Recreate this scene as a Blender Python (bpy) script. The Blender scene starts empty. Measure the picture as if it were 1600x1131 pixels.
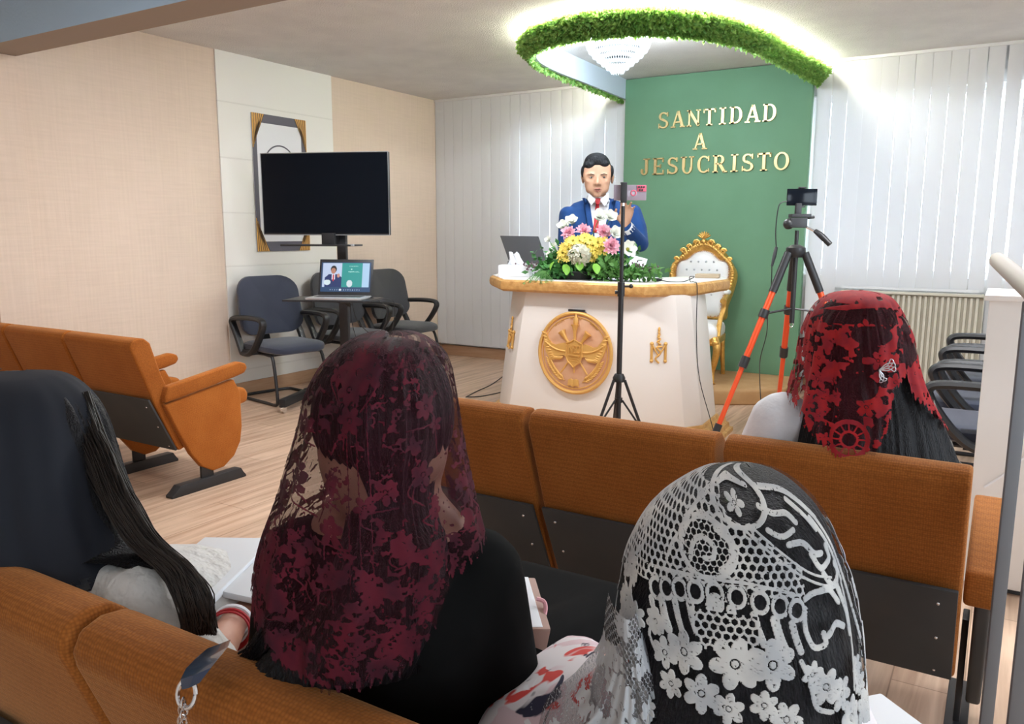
import bpy, bmesh, math, random
import numpy as np
from mathutils import Vector, Matrix, Euler, noise
random.seed(7); np.random.seed(7)
PI = math.pi
S = bpy.context.scene
COL = S.collection
# ------------------------------------------------------------------ camera
YAW, PIT, ROL, FPX, CAMH = .5477, .1594, .0025, 1256.5, 1.32
cam = bpy.data.cameras.new('camera'); camo = bpy.data.objects.new('camera', cam); COL.objects.link(camo)
fw = Vector((-math.sin(YAW) * math.cos(PIT), math.cos(YAW) * math.cos(PIT), -math.sin(PIT)))
rt = Vector((math.cos(YAW), math.sin(YAW), 0)); up = rt.cross(fw)
r2 = rt * math.cos(ROL) + up * math.sin(ROL); u2 = -rt * math.sin(ROL) + up * math.cos(ROL)
RC = Matrix((r2, u2, -fw)).transposed()
camo.matrix_world = Matrix.Translation((0, 0, CAMH)) @ RC.to_4x4()
cam.sensor_width = 36; cam.lens = FPX / 1600 * 36; cam.clip_start = .02; cam.clip_end = 200
S.camera = camo
S.view_settings.view_transform = 'Standard'; S.view_settings.look = 'None'
S.view_settings.gamma = 1; S.view_settings.exposure = 0.55
try: S.view_settings.use_curve_mapping = False
except Exception: pass
# ------------------------------------------------------------------ world: an overcast bright sky outside the windows
w = bpy.data.worlds.new('sky'); S.world = w; w.use_nodes = True
bg = w.node_tree.nodes['Background']; bg.inputs[0].default_value = (.78, .89, 1, 1); bg.inputs[1].default_value = 6.5
# ------------------------------------------------------------------ added fill lamps and the chandelier's bulbs
def area(name, loc, size, power, col, rot=(0, 0, 0), sy=None):
    l = bpy.data.lights.new(name, 'AREA'); l.energy = power; l.color = col; l.size = size
    if sy: l.shape = 'RECTANGLE'; l.size_y = sy
    o = bpy.data.objects.new(name, l); COL.objects.link(o); o.location = loc; o.rotation_euler = rot; return o
XL, YB, ZC, XR, YR = -5.25, 7.10, 2.685, 2.6, -2.6
FILL_LAMPS = [(-3.0, 3.35), (-.1, 3.7), (-.6, -.6), (-3.4, 1.3)]  # added lamps on the ceiling out of view, brightening the room
FILL_POWER = [32, 46, 3, 8]
for (lx, ly), pw in zip(FILL_LAMPS, FILL_POWER):
    area('fill_lamp_light', (lx, ly, ZC - .055), 1.1, pw, (.97, .97, 1.0), sy=.26)
CH = Vector((-2.3, 5.1, 2.5))          # chandelier middle
for k in range(6):
    a = k * PI / 3
    l = bpy.data.lights.new('chandelier_bulb_light', 'POINT'); l.energy = 11.5; l.color = (.86, .94, 1); l.shadow_soft_size = .02
    o = bpy.data.objects.new('chandelier_bulb_light', l); COL.objects.link(o)
    o.location = CH + Vector((.235 * math.cos(a), .235 * math.sin(a), .09))

# ------------------------------------------------------------------ projection helpers (pixel of the photo -> place in the room)
CP = Vector((0, 0, CAMH))
def ray(px, py): return RC @ Vector((px - 800, 565.5 - py, -FPX))
def onz(px, py, z=0.): d = ray(px, py); return CP + d * ((z - CAMH) / d.z)
def ony(px, py, y): d = ray(px, py); return CP + d * (y / d.y)
def onx(px, py, x): d = ray(px, py); return CP + d * (x / d.x)
def at(px, py, dep): return CP + ray(px, py) * (dep / FPX)

# ------------------------------------------------------------------ materials
MATS = {}
def nodes_of(m): return m.node_tree.nodes, m.node_tree.links
def mat(name, col, rough=.6, metal=0., spec=.5, bump=None, noise_col=None, sheen=0., trans=0., emit=None, coat=0., scale3=(1, 1, 1), alpha=1.):
    """bump=(scale, strength, dist); noise_col=(colour2, scale, lo, hi)"""
    if name in MATS: return MATS[name]
    m = bpy.data.materials.new(name); m.use_nodes = True; N, L = nodes_of(m)
    p = N['Principled BSDF']
    p.inputs['Base Color'].default_value = (*col, 1); p.inputs['Roughness'].default_value = rough
    p.inputs['Metallic'].default_value = metal; p.inputs['Specular IOR Level'].default_value = spec
    p.inputs['Sheen Weight'].default_value = sheen; p.inputs['Coat Weight'].default_value = coat
    p.inputs['Transmission Weight'].default_value = trans; p.inputs['Alpha'].default_value = alpha
    if emit: p.inputs['Emission Color'].default_value = (*emit[0], 1); p.inputs['Emission Strength'].default_value = emit[1]
    if bump or noise_col:
        tc = N.new('ShaderNodeTexCoord'); mp = N.new('ShaderNodeMapping'); mp.inputs['Scale'].default_value = scale3
        L.new(tc.outputs['Object'], mp.inputs['Vector'])
    if noise_col:
        c2, sc, lo, hi = noise_col
        n = N.new('ShaderNodeTexNoise'); n.inputs['Scale'].default_value = sc; n.inputs['Detail'].default_value = 5
        L.new(mp.outputs[0], n.inputs['Vector'])
        r = N.new('ShaderNodeValToRGB'); r.color_ramp.elements[0].position = lo; r.color_ramp.elements[1].position = hi
        r.color_ramp.elements[0].color = (*col, 1); r.color_ramp.elements[1].color = (*c2, 1)
        L.new(n.outputs['Fac'], r.inputs['Fac']); L.new(r.outputs[0], p.inputs['Base Color'])
    if bump:
        n = N.new('ShaderNodeTexNoise'); n.inputs['Scale'].default_value = bump[0]; n.inputs['Detail'].default_value = 3
        L.new(mp.outputs[0], n.inputs['Vector'])
        b = N.new('ShaderNodeBump'); b.inputs['Strength'].default_value = bump[1]; b.inputs['Distance'].default_value = bump[2]
        L.new(n.outputs['Fac'], b.inputs['Height']); L.new(b.outputs[0], p.inputs['Normal'])
    MATS[name] = m; return m

def wall_linen():
    m = mat('beige_wall_fabric', (.50, .37, .28), .9, spec=.2); N, L = nodes_of(m); p = N['Principled BSDF']
    tc = N.new('ShaderNodeTexCoord')
    mp = N.new('ShaderNodeMapping'); mp.inputs['Scale'].default_value = (60, 60, 2.5); L.new(tc.outputs['Object'], mp.inputs[0])
    n1 = N.new('ShaderNodeTexNoise'); n1.inputs['Scale'].default_value = 1; n1.inputs['Detail'].default_value = 6; L.new(mp.outputs[0], n1.inputs['Vector'])
    mp2 = N.new('ShaderNodeMapping'); mp2.inputs['Scale'].default_value = (4, 4, 70); L.new(tc.outputs['Object'], mp2.inputs[0])
    n2 = N.new('ShaderNodeTexNoise'); n2.inputs['Scale'].default_value = 1; n2.inputs['Detail'].default_value = 6; L.new(mp2.outputs[0], n2.inputs['Vector'])
    n3 = N.new('ShaderNodeTexNoise'); n3.inputs['Scale'].default_value = 1.3; L.new(tc.outputs['Object'], n3.inputs['Vector'])
    a = N.new('ShaderNodeMath'); a.operation = 'ADD'; L.new(n1.outputs['Fac'], a.inputs[0]); L.new(n2.outputs['Fac'], a.inputs[1])
    a2 = N.new('ShaderNodeMath'); a2.operation = 'MULTIPLY_ADD'; L.new(n3.outputs['Fac'], a2.inputs[0]); a2.inputs[1].default_value = .8; L.new(a.outputs[0], a2.inputs[2])
    r = N.new('ShaderNodeValToRGB'); e = r.color_ramp.elements
    e[0].position = .35; e[0].color = (.62, .50, .40, 1); e[1].position = 1.05; e[1].color = (.74, .60, .49, 1)
    d = N.new('ShaderNodeMath'); d.operation = 'MULTIPLY'; d.inputs[1].default_value = .52; L.new(a2.outputs[0], d.inputs[0])
    L.new(d.outputs[0], r.inputs[0]); L.new(r.outputs[0], p.inputs['Base Color'])
    b = N.new('ShaderNodeBump'); b.inputs['Strength'].default_value = .25; b.inputs['Distance'].default_value = .004
    L.new(a.outputs[0], b.inputs['Height']); L.new(b.outputs[0], p.inputs['Normal']); return m
def brick(name, col, mortar, scale, bw, rh, ms, bump=.3, rot=(0, 0, 0), rough=.7, off=.5, c2=None, noisy=False):
    m = bpy.data.materials.new(name); m.use_nodes = True; N, L = nodes_of(m); p = N['Principled BSDF']
    tc = N.new('ShaderNodeTexCoord'); mp = N.new('ShaderNodeMapping'); mp.inputs['Rotation'].default_value = rot; L.new(tc.outputs['Object'], mp.inputs[0])
    bt = N.new('ShaderNodeTexBrick'); bt.offset = off; bt.inputs['Scale'].default_value = scale
    bt.inputs['Brick Width'].default_value = bw; bt.inputs['Row Height'].default_value = rh; bt.inputs['Mortar Size'].default_value = ms
    bt.inputs['Color1'].default_value = (*col, 1); bt.inputs['Color2'].default_value = (*(c2 or col), 1); bt.inputs['Mortar'].default_value = (*mortar, 1)
    L.new(mp.outputs[0], bt.inputs['Vector']); p.inputs['Roughness'].default_value = rough
    out = bt.outputs['Color']
    if noisy:
        m2 = N.new('ShaderNodeMapping'); m2.inputs['Scale'].default_value = (26, 1.6, 1); L.new(tc.outputs['Object'], m2.inputs[0])
        n = N.new('ShaderNodeTexNoise'); n.inputs['Scale'].default_value = 1.; n.inputs['Detail'].default_value = 8; n.inputs['Distortion'].default_value = .6; L.new(m2.outputs[0], n.inputs['Vector'])
        r = N.new('ShaderNodeValToRGB'); r.color_ramp.elements[0].position = .3; r.color_ramp.elements[0].color = (.62, .55, .5, 1)
        r.color_ramp.elements[1].position = .62; r.color_ramp.elements[1].color = (1, 1, 1, 1); L.new(n.outputs['Fac'], r.inputs[0])
        mx = N.new('ShaderNodeMix'); mx.data_type = 'RGBA'; mx.blend_type = 'MULTIPLY'; mx.inputs[0].default_value = 1
        L.new(out, mx.inputs[6]); L.new(r.outputs[0], mx.inputs[7]); out = mx.outputs[2]
    L.new(out, p.inputs['Base Color'])
    b = N.new('ShaderNodeBump'); b.invert = True; b.inputs['Strength'].default_value = bump; b.inputs['Distance'].default_value = .003
    L.new(bt.outputs['Fac'], b.inputs['Height']); L.new(b.outputs[0], p.inputs['Normal']); return m
def weave(name, c1, c2, scale=210., sx=1., bump=.5):
    """ribbed upholstery: small offset bumps like the corded seat fabric"""
    m = bpy.data.materials.new(name); m.use_nodes = True; N, L = nodes_of(m); p = N['Principled BSDF']
    tc = N.new('ShaderNodeTexCoord')
    v = N.new('ShaderNodeTexVoronoi'); v.inputs['Scale'].default_value = scale; v.inputs['Randomness'].default_value = .35
    mp = N.new('ShaderNodeMapping'); mp.inputs['Scale'].default_value = (sx, 1, 1); L.new(tc.outputs['Object'], mp.inputs[0]); L.new(mp.outputs[0], v.inputs['Vector'])
    n = N.new('ShaderNodeTexNoise'); n.inputs['Scale'].default_value = 7; n.inputs['Detail'].default_value = 4; L.new(tc.outputs['Object'], n.inputs['Vector'])
    r = N.new('ShaderNodeValToRGB'); r.color_ramp.elements[0].color = (*c1, 1); r.color_ramp.elements[1].color = (*c2, 1)
    r.color_ramp.elements[0].position = .3; r.color_ramp.elements[1].position = .75
    L.new(n.outputs['Fac'], r.inputs[0])
    r2_ = N.new('ShaderNodeValToRGB'); r2_.color_ramp.elements[0].position = .0; r2_.color_ramp.elements[0].color = (1, 1, 1, 1)
    r2_.color_ramp.elements[1].position = .75; r2_.color_ramp.elements[1].color = (.45, .42, .4, 1); L.new(v.outputs['Distance'], r2_.inputs[0])
    mx = N.new('ShaderNodeMix'); mx.data_type = 'RGBA'; mx.blend_type = 'MULTIPLY'; mx.inputs[0].default_value = .8
    L.new(r.outputs[0], mx.inputs[6]); L.new(r2_.outputs[0], mx.inputs[7]); L.new(mx.outputs[2], p.inputs['Base Color'])
    p.inputs['Roughness'].default_value = .85; p.inputs['Sheen Weight'].default_value = .35; p.inputs['Sheen Roughness'].default_value = .4
    p.inputs['Specular IOR Level'].default_value = .2; p.inputs['Sheen Tint'].default_value = (1, .6, .3, 1)
    b = N.new('ShaderNodeBump'); b.invert = True; b.inputs['Strength'].default_value = bump; b.inputs['Distance'].default_value = .0015
    L.new(v.outputs['Distance'], b.inputs['Height']); L.new(b.outputs[0], p.inputs['Normal']); return m
def attr_lace(name, thread, net, net_a=.25, rough=.8, col2=None):
    """lace: the 'lace' attribute is 1 where thread is, 0 where only the fine net is"""
    m = bpy.data.materials.new(name); m.use_nodes = True; N, L = nodes_of(m); p = N['Principled BSDF']
    a = N.new('ShaderNodeAttribute'); a.attribute_name = 'lace'
    ramp = N.new('ShaderNodeValToRGB'); ramp.color_ramp.elements[0].position = .35; ramp.color_ramp.elements[1].position = .65
    L.new(a.outputs['Fac'], ramp.inputs[0])
    mx = N.new('ShaderNodeMix'); mx.data_type = 'RGBA'; mx.inputs[6].default_value = (*net, 1); mx.inputs[7].default_value = (*thread, 1)
    if col2:
        tc = N.new('ShaderNodeTexCoord'); n = N.new('ShaderNodeTexNoise'); n.inputs['Scale'].default_value = 26; n.inputs['Detail'].default_value = 5
        L.new(tc.outputs['Object'], n.inputs['Vector'])
        r = N.new('ShaderNodeValToRGB'); r.color_ramp.elements[0].position = .38; r.color_ramp.elements[1].position = .62
        r.color_ramp.elements[0].color = (*col2, 1); r.color_ramp.elements[1].color = (*thread, 1); L.new(n.outputs['Fac'], r.inputs[0]); L.new(r.outputs[0], mx.inputs[7])
    L.new(ramp.outputs[0], mx.inputs[0]); L.new(mx.outputs[2], p.inputs['Base Color'])
    mr = N.new('ShaderNodeMapRange'); mr.inputs[3].default_value = net_a; mr.inputs[4].default_value = .97; L.new(ramp.outputs[0], mr.inputs[0]); L.new(mr.outputs[0], p.inputs['Alpha'])
    p.inputs['Roughness'].default_value = rough; p.inputs['Specular IOR Level'].default_value = .25; return m
def attr_col(name, rough=.6, bump=None, emit=0):
    """colour woven or printed into the thing, stored per vertex as 'tint'"""
    m = bpy.data.materials.new(name); m.use_nodes = True; N, L = nodes_of(m); p = N['Principled BSDF']
    a = N.new('ShaderNodeAttribute'); a.attribute_name = 'tint'; L.new(a.outputs['Color'], p.inputs['Base Color']); p.inputs['Roughness'].default_value = rough
    if emit: L.new(a.outputs['Color'], p.inputs['Emission Color']); p.inputs['Emission Strength'].default_value = emit
    return m

M_linen = wall_linen()
M_whitebrick = brick('white_painted_brick', (.80, .78, .73), (.72, .70, .65), 1, .42, .085, .006, .35, rot=(PI / 2, 0, PI / 2), off=.5)
M_floor = brick('oak_laminate', (.66, .47, .335), (.36, .24, .16), 1, 1.25, .19, .0022, .25, rot=(0, 0, PI / 2), rough=.42, c2=(.58, .41, .29), noisy=True)
M_ceil = mat('stippled_ceiling', (.80, .78, .75), .95, bump=(95, .9, .012), noise_col=((.72, .70, .68), 4, .3, .7))
M_white = mat('white_plaster', (.80, .79, .76), .8)
M_beamface = mat('daylight_tinted_beam', (.42, .58, .74), .8, bump=(60, .4, .006))  # bluish daylight on the beam face is put into this colour
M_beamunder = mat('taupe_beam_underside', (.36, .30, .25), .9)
M_base = mat('oak_baseboard', (.42, .24, .13), .5, noise_col=((.50, .31, .19), 5, .3, .7), scale3=(1, 1, 12))
M_slat = mat('white_pvc_slat', (.82, .82, .82), .85, spec=.15)
N_, L__ = nodes_of(M_slat); tr_ = N_.new('ShaderNodeBsdfTranslucent'); tr_.inputs[0].default_value = (.80, .86, .92, 1); mxs = N_.new('ShaderNodeMixShader'); mxs.inputs[0].default_value = .20
L__.new(N_['Principled BSDF'].outputs[0], mxs.inputs[1]); L__.new(tr_.outputs[0], mxs.inputs[2]); L__.new(mxs.outputs[0], N_['Material Output'].inputs[0])
M_glass = mat('window_glass', (1, 1, 1), .0, trans=1., spec=.3)
M_frame = mat('white_window_frame', (.8, .8, .8), .4)
M_green = mat('green_painted_panel', (.125, .265, .15), .75, bump=(300, .15, .001), noise_col=((.14, .29, .17), 3, .3, .7))
M_gold = mat('carved_gilding', (.80, .48, .13), .38, metal=.75, bump=(45, .6, .006), noise_col=((.62, .33, .08), 30, .4, .7))
M_goldpale = mat('brushed_brass_letters', (.78, .58, .28), .35, metal=.85)
M_giltwood = mat('ochre_gilt_wood', (.68, .40, .14), .5, metal=.25, bump=(38, .8, .008), noise_col=((.52, .27, .08), 22, .35, .7))
M_bronze = mat('terracotta_relief_ground', (.60, .31, .17), .6, bump=(30, .4, .004), noise_col=((.68, .42, .26), 9, .35, .7))
M_reliefgold = mat('gilded_relief', (.74, .44, .13), .45, metal=.4, bump=(60, .3, .002))
M_lacquer = mat('white_lacquer', (.83, .80, .76), .3, noise_col=((.80, .77, .72), 2, .3, .7))
M_velvet = weave('burnt_orange_cord', (.37, .115, .018), (.44, .15, .028), 190)
M_velvet_l = weave('orange_seat_cord', (.44, .125, .016), (.52, .165, .026), 190)
M_board = mat('charcoal_back_board', (.035, .038, .04), .6, noise_col=((.045, .045, .045), 8, .3, .7))
M_blackmetal = mat('black_steel', (.03, .03, .032), .45, metal=.3)
M_plastic = mat('black_plastic', (.018, .019, .021), .42)
M_navy = mat('navy_office_fabric', (.035, .043, .070), .9, sheen=.3, bump=(400, .4, .001))
M_greyfab = mat('charcoal_office_fabric', (.042, .043, .048), .9, sheen=.3, bump=(400, .4, .001))
M_screen = mat('switched_off_screen', (.003, .005, .009), .12, spec=.2)
M_silver = mat('silver_plastic', (.55, .56, .58), .35, metal=.6)
M_chrome = mat('chrome', (.8, .8, .82), .15, metal=1)
M_red = mat('orange_red_tripod_leg', (.75, .085, .02), .35, metal=.3)
M_carpet = mat('tan_carpet', (.44, .25, .105), .95, bump=(500, .5, .002), noise_col=((.50, .30, .14), 12, .3, .7))
M_leather = mat('white_button_leather', (.80, .80, .78), .35)
M_skin = mat('warm_skin', (.48, .265, .165), .55, noise_col=((.45, .24, .145), 12, .35, .75))
M_skin2 = mat('woman_skin', (.52, .27, .19), .5, noise_col=((.46, .21, .14), 14, .35, .75))
M_hair = mat('black_hair', (.004, .004, .005), .45, spec=.22, bump=(120, .8, .006), scale3=(3, 3, .25), noise_col=((.009, .008, .010), 60, .4, .7))
M_hairm = mat('short_black_hair', (.010, .011, .013), .6, spec=.25, bump=(160, 1.0, .008), scale3=(1, 1, .4))
M_suit = mat('royal_blue_suit', (.010, .050, .175), .8, spec=.2, sheen=.1, noise_col=((.008, .040, .14), 5, .3, .7))
M_shirt = mat('white_shirt', (.80, .80, .82), .7)
M_tie = mat('red_tie', (.42, .012, .02), .5)
M_blackcloth = mat('black_cloth', (.005, .0055, .0055), .95, spec=.1, noise_col=((.007, .007, .007), 6, .3, .7))
M_whitecloth = mat('white_cotton', (.78, .80, .84), .85, bump=(20, .5, .01))
M_darkeye = mat('dark_eye', (.01, .007, .005), .2)
M_lip = mat('lip', (.36, .12, .09), .5)
M_paper = mat('white_paper', (.82, .85, .88), .7)

# ------------------------------------------------------------------ object helpers
def link(name, me, m=None, parent=None, smooth=True, world=True):
    if world and parent is not None:
        me.transform(PW.get(parent.name, Matrix.Identity(4)))
    o = bpy.data.objects.new(name, me); COL.objects.link(o)
    if parent is not None: o.parent = parent; PW[o.name] = PW.get(parent.name, Matrix.Identity(4))
    if m is not None:
        for x in (m if isinstance(m, (list, tuple)) else [m]): me.materials.append(x)
    if smooth is True or smooth == 'auto':
        me.polygons.foreach_set('use_smooth', [True] * len(me.polygons))
        if smooth == 'auto':
            try: me.set_sharp_from_angle(angle=.7)
            except Exception: pass
    return o
PW = {}      # inverse world matrix of a thing's root, for parts whose mesh is given in room coordinates
def thing(name, label, cat, loc=(0, 0, 0), rz=0., group=None):
    o = bpy.data.objects.new(name, None); COL.objects.link(o); o.empty_display_size = .1
    o.location = loc; o.rotation_euler = (0, 0, rz); o['label'] = label; o['category'] = cat
    if group: o['group'] = group
    PW[o.name] = (Matrix.Translation(loc) @ Matrix.Rotation(rz, 4, 'Z')).inverted()
    return o
def tag(o, label, cat, group=None, kind=None):
    o['label'] = label; o['category'] = cat
    if group: o['group'] = group
    if kind: o['kind'] = kind
    return o
def struct(o, label=None, cat=None):
    o['kind'] = 'structure'
    if label: o['label'] = label
    if cat: o['category'] = cat
    return o
class MB:
    """collects shapes into one mesh"""
    def __init__(s): s.bm = bmesh.new()
    def box(s, c, size, rot=None, taper=None):
        r = bmesh.ops.create_cube(s.bm, size=1.)['verts']; m = Matrix.Translation(c)
        if rot is not None: m = m @ (rot if isinstance(rot, Matrix) else Euler(rot).to_matrix().to_4x4())
        for v in r:
            k = v.co.copy(); t = taper if (taper and k.z > 0) else 1.
            v.co = m @ Vector((k.x * size[0] * t, k.y * size[1] * t, k.z * size[2]))
        return s
    def tube(s, pts, rad, seg=10, caps=True, flat=None):
        pts = [Vector(p) for p in pts]; n = len(pts)
        rad = [rad] * n if not hasattr(rad, '__len__') else rad
        t0 = (pts[1] - pts[0]).normalized(); ref = Vector((0, 0, 1)) if abs(t0.z) < .9 else Vector((1, 0, 0))
        a = t0.cross(ref).normalized(); rings = []
        for i, p in enumerate(pts):
            t = (pts[min(i + 1, n - 1)] - pts[max(i - 1, 0)]).normalized()
            a = (a - t * a.dot(t)).normalized(); b = t.cross(a)
            fl = flat if flat else (1, 1)
            rings.append([s.bm.verts.new(p + (a * math.cos(2 * PI * k / seg) * fl[0] + b * math.sin(2 * PI * k / seg) * fl[1]) * rad[i]) for k in range(seg)])
        s.skin(rings, caps); return s
    def skin(s, rings, caps=True, closed=True):
        m = len(rings[0])
        for i in range(len(rings) - 1):
            for k in range(m if closed else m - 1):
                s.bm.faces.new((rings[i][k], rings[i][(k + 1) % m], rings[i + 1][(k + 1) % m], rings[i + 1][k]))
        if caps:
            try: s.bm.faces.new(list(reversed(rings[0]))); s.bm.faces.new(rings[-1])
            except ValueError: pass
    def lathe(s, prof, c=(0, 0, 0), seg=24, sx=1, sy=1, rot=None):
        c = Vector(c); R_ = rot or Matrix.Identity(3)
        rings = [[s.bm.verts.new(c + R_ @ Vector((max(r, 1e-4) * math.cos(2 * PI * k / seg) * sx, max(r, 1e-4) * math.sin(2 * PI * k / seg) * sy, z))) for k in range(seg)] for r, z in prof]
        s.skin(rings); return s
    def ell(s, c, r, rot=None, u=16, v=10):
        g = bmesh.ops.create_uvsphere(s.bm, u_segments=u, v_segments=v, radius=1)['verts']
        r = (r, r, r) if not hasattr(r, '__len__') else r
        for x in g:
            q = Vector((x.co.x * r[0], x.co.y * r[1], x.co.z * r[2]))
            if rot is not None: q = rot @ q
            x.co = Vector(c) + q
        return s
    def cap(s, p, q, r1, r2=None, seg=12):
        """tapered capsule: hull of two balls"""
        r2_ = r1 if r2 is None else r2; b = bmesh.new()
        for c, r in ((p, r1), (q, r2_)):
            g = bmesh.ops.create_icosphere(b, subdivisions=2, radius=r)['verts']
            for v in g: v.co += Vector(c)
        h = bmesh.ops.convex_hull(b, input=b.verts)
        bmesh.ops.delete(b, geom=[e for e in h['geom_interior'] if isinstance(e, bmesh.types.BMVert)], context='VERTS')
        s.add(b); b.free(); return s
    def hull(s, balls):
        b = bmesh.new()
        for c, r in balls:
            g = bmesh.ops.create_icosphere(b, subdivisions=2, radius=1)['verts']
            rr = (r, r, r) if not hasattr(r, '__len__') else r
            for v in g: v.co = Vector((v.co.x * rr[0], v.co.y * rr[1], v.co.z * rr[2])) + Vector(c)
        h = bmesh.ops.convex_hull(b, input=b.verts)
        bmesh.ops.delete(b, geom=[e for e in h['geom_interior'] if isinstance(e, bmesh.types.BMVert)], context='VERTS')
        s.add(b); b.free(); return s
    def add(s, b, M=None):
        mp = {v: s.bm.verts.new((M @ v.co) if M else v.co) for v in b.verts}
        for f in b.faces:
            try: s.bm.faces.new([mp[v] for v in f.verts])
            except ValueError: pass
    def prism(s, poly, d, M=None):
        """poly in XY, extruded from z=0 to z=d, then moved by M"""
        M = M or Matrix.Identity(4)
        lo = [s.bm.verts.new(M @ Vector((x, y, 0))) for x, y in poly]; hi = [s.bm.verts.new(M @ Vector((x, y, d))) for x, y in poly]
        n = len(poly); s.bm.faces.new(list(reversed(lo))); s.bm.faces.new(hi)
        for k in range(n): s.bm.faces.new((lo[k], lo[(k + 1) % n], hi[(k + 1) % n], hi[k]))
        return s
    def mesh(s, name='m', bevel=0., bseg=2, fix=True):
        if fix: bmesh.ops.recalc_face_normals(s.bm, faces=s.bm.faces)
        if bevel:
            ed = [e for e in s.bm.edges if len(e.link_faces) == 2 and e.calc_face_angle(0) > .5]
            bmesh.ops.bevel(s.bm, geom=ed, offset=bevel, segments=bseg, affect='EDGES', profile=.6, clamp_overlap=True)
        me = bpy.data.meshes.new(name); s.bm.to_mesh(me); s.bm.free(); return me
    def build(s, name, m=None, parent=None, bevel=0., bseg=2, smooth='auto', world=True, mods=None):
        me = s.mesh(name, bevel, bseg); me.name = name
        return link(name, me, m, parent, smooth, world)
    def fused(s, name, m, parent=None, voxel=.01, it=4, fac=.5, world=True, post=None):
        """melt everything into one continuous skin"""
        me = s.mesh(name); o = bpy.data.objects.new('tmp', me); COL.objects.link(o)
        r = o.modifiers.new('r', 'REMESH'); r.mode = 'VOXEL'; r.voxel_size = voxel
        k = o.modifiers.new('s', 'SMOOTH'); k.factor = fac; k.iterations = it
        dg = bpy.context.evaluated_depsgraph_get(); ev = o.evaluated_get(dg)
        out = bpy.data.meshes.new_from_object(ev); bpy.data.objects.remove(o); out.name = name
        out.materials.clear()
        if post: post(out)
        return link(name, out, m, parent, True, world)
def YZ(x0, M=None):
    """prism frame: poly (y, z) extruded along +X from x0"""
    m = Matrix(((0, 0, 1, x0), (1, 0, 0, 0), (0, 1, 0, 0), (0, 0, 0, 1)))
    return (M @ m) if M else m
def XZ(y0):
    return Matrix(((1, 0, 0, 0), (0, 0, 1, y0), (0, 1, 0, 0), (0, 0, 0, 1)))
def arc(c, r, a0, a1, n):
    return [(c[0] + r * math.cos(a0 + (a1 - a0) * k / n), c[1] + r * math.sin(a0 + (a1 - a0) * k / n)) for k in range(n + 1)]
def dup(root, loc, rz, label=None, name=None):
    r = root.copy(); COL.objects.link(r); r.location = loc; r.rotation_euler = (0, 0, rz)
    if label: r['label'] = label
    for ch in [c for c in bpy.data.objects if c.parent == root]:
        c = ch.copy(); COL.objects.link(c); c.parent = r
        for g in [x for x in bpy.data.objects if x.parent == ch]:
            d = g.copy(); COL.objects.link(d); d.parent = c
    return r
def smoothpath(pts, n=6, closed=False):
    P = [Vector(p) for p in pts]; out = []; L_ = len(P)
    rng = range(L_ if closed else L_ - 1)
    for i in rng:
        g = (lambda k: P[k % L_]) if closed else (lambda k: P[max(0, min(L_ - 1, k))])
        a, b, c, d = g(i - 1), g(i), g(i + 1), g(i + 2)
        for k in range(n):
            t = k / n
            out.append(.5 * ((2 * b) + (c - a) * t + (2 * a - 5 * b + 4 * c - d) * t * t + (3 * b - a - 3 * c + d) * t ** 3))
    if not closed: out.append(P[-1])
    return out
# ------------------------------------------------------------------ room shell
def wall_with_holes(name, M, W, Hh, holes, th, m):
    """rectangular wall in its own (u, z) frame with rectangular openings"""
    us = sorted({0, W, *[h[0] for h in holes], *[h[1] for h in holes]}); zs = sorted({0, Hh, *[h[2] for h in holes], *[h[3] for h in holes]})
    b = MB()
    for i in range(len(us) - 1):
        for j in range(len(zs) - 1):
            cu, cz = (us[i] + us[i + 1]) / 2, (zs[j] + zs[j + 1]) / 2
            if any(h[0] < cu < h[1] and h[2] < cz < h[3] for h in holes): continue
            b.prism([(us[i], zs[j]), (us[i + 1], zs[j]), (us[i + 1], zs[j + 1]), (us[i], zs[j + 1])], th, M)
    bmesh.ops.remove_doubles(b.bm, verts=b.bm.verts, dist=1e-4)
    return struct(b.build(name, m, smooth=False))
f = MB(); f.box(((XL + XR) / 2, (YB + YR) / 2, -.05), (XR - XL + .4, YB - YR + .4, .1)); struct(f.build('floor', M_floor, smooth=False))
f = MB(); f.box(((XL + XR) / 2, (YB + YR) / 2, ZC + .05), (XR - XL + .4, YB - YR + .4, .1)); struct(f.build('ceiling', M_ceil, smooth=False))
WIN = [(-4.32, -3.16, .98, 2.42), (-1.46, .62, .98, 2.42)]
wall_with_holes('wall_back', Matrix.Translation((XL, 0, 0)) @ XZ(YB), XR - XL, ZC, [(a - XL, b_ - XL, c, d) for a, b_, c, d in WIN], .15, M_white)
struct(MB().box((XL - .06, (YB + YR) / 2, ZC / 2), (.12, YB - YR + .1, ZC)).build('wall_left', M_linen, smooth=False))
struct(MB().box((XL + .006, (4.263 + 5.50) / 2, ZC / 2), (.014, 5.50 - 4.263, ZC)).build('trim_1', M_whitebrick, smooth=False), 'white painted brick strip on the left wall behind the television', 'wall strip')
ADDED_WIN = [(.6, 2.4, .9, 2.3), (4.2, 6.4, .9, 2.3)]  # unseen windows added so daylight reaches the left wall
wall_with_holes('wall_right', Matrix(((0, 0, 1, XR), (1, 0, 0, YR), (0, 1, 0, 0), (0, 0, 0, 1))), YB - YR, ZC, ADDED_WIN, .15, M_white)
struct(MB().box(((XL + XR) / 2, YR - .06, ZC / 2), (XR - XL + .3, .12, ZC)).build('wall_rear', M_white, smooth=False))
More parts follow.
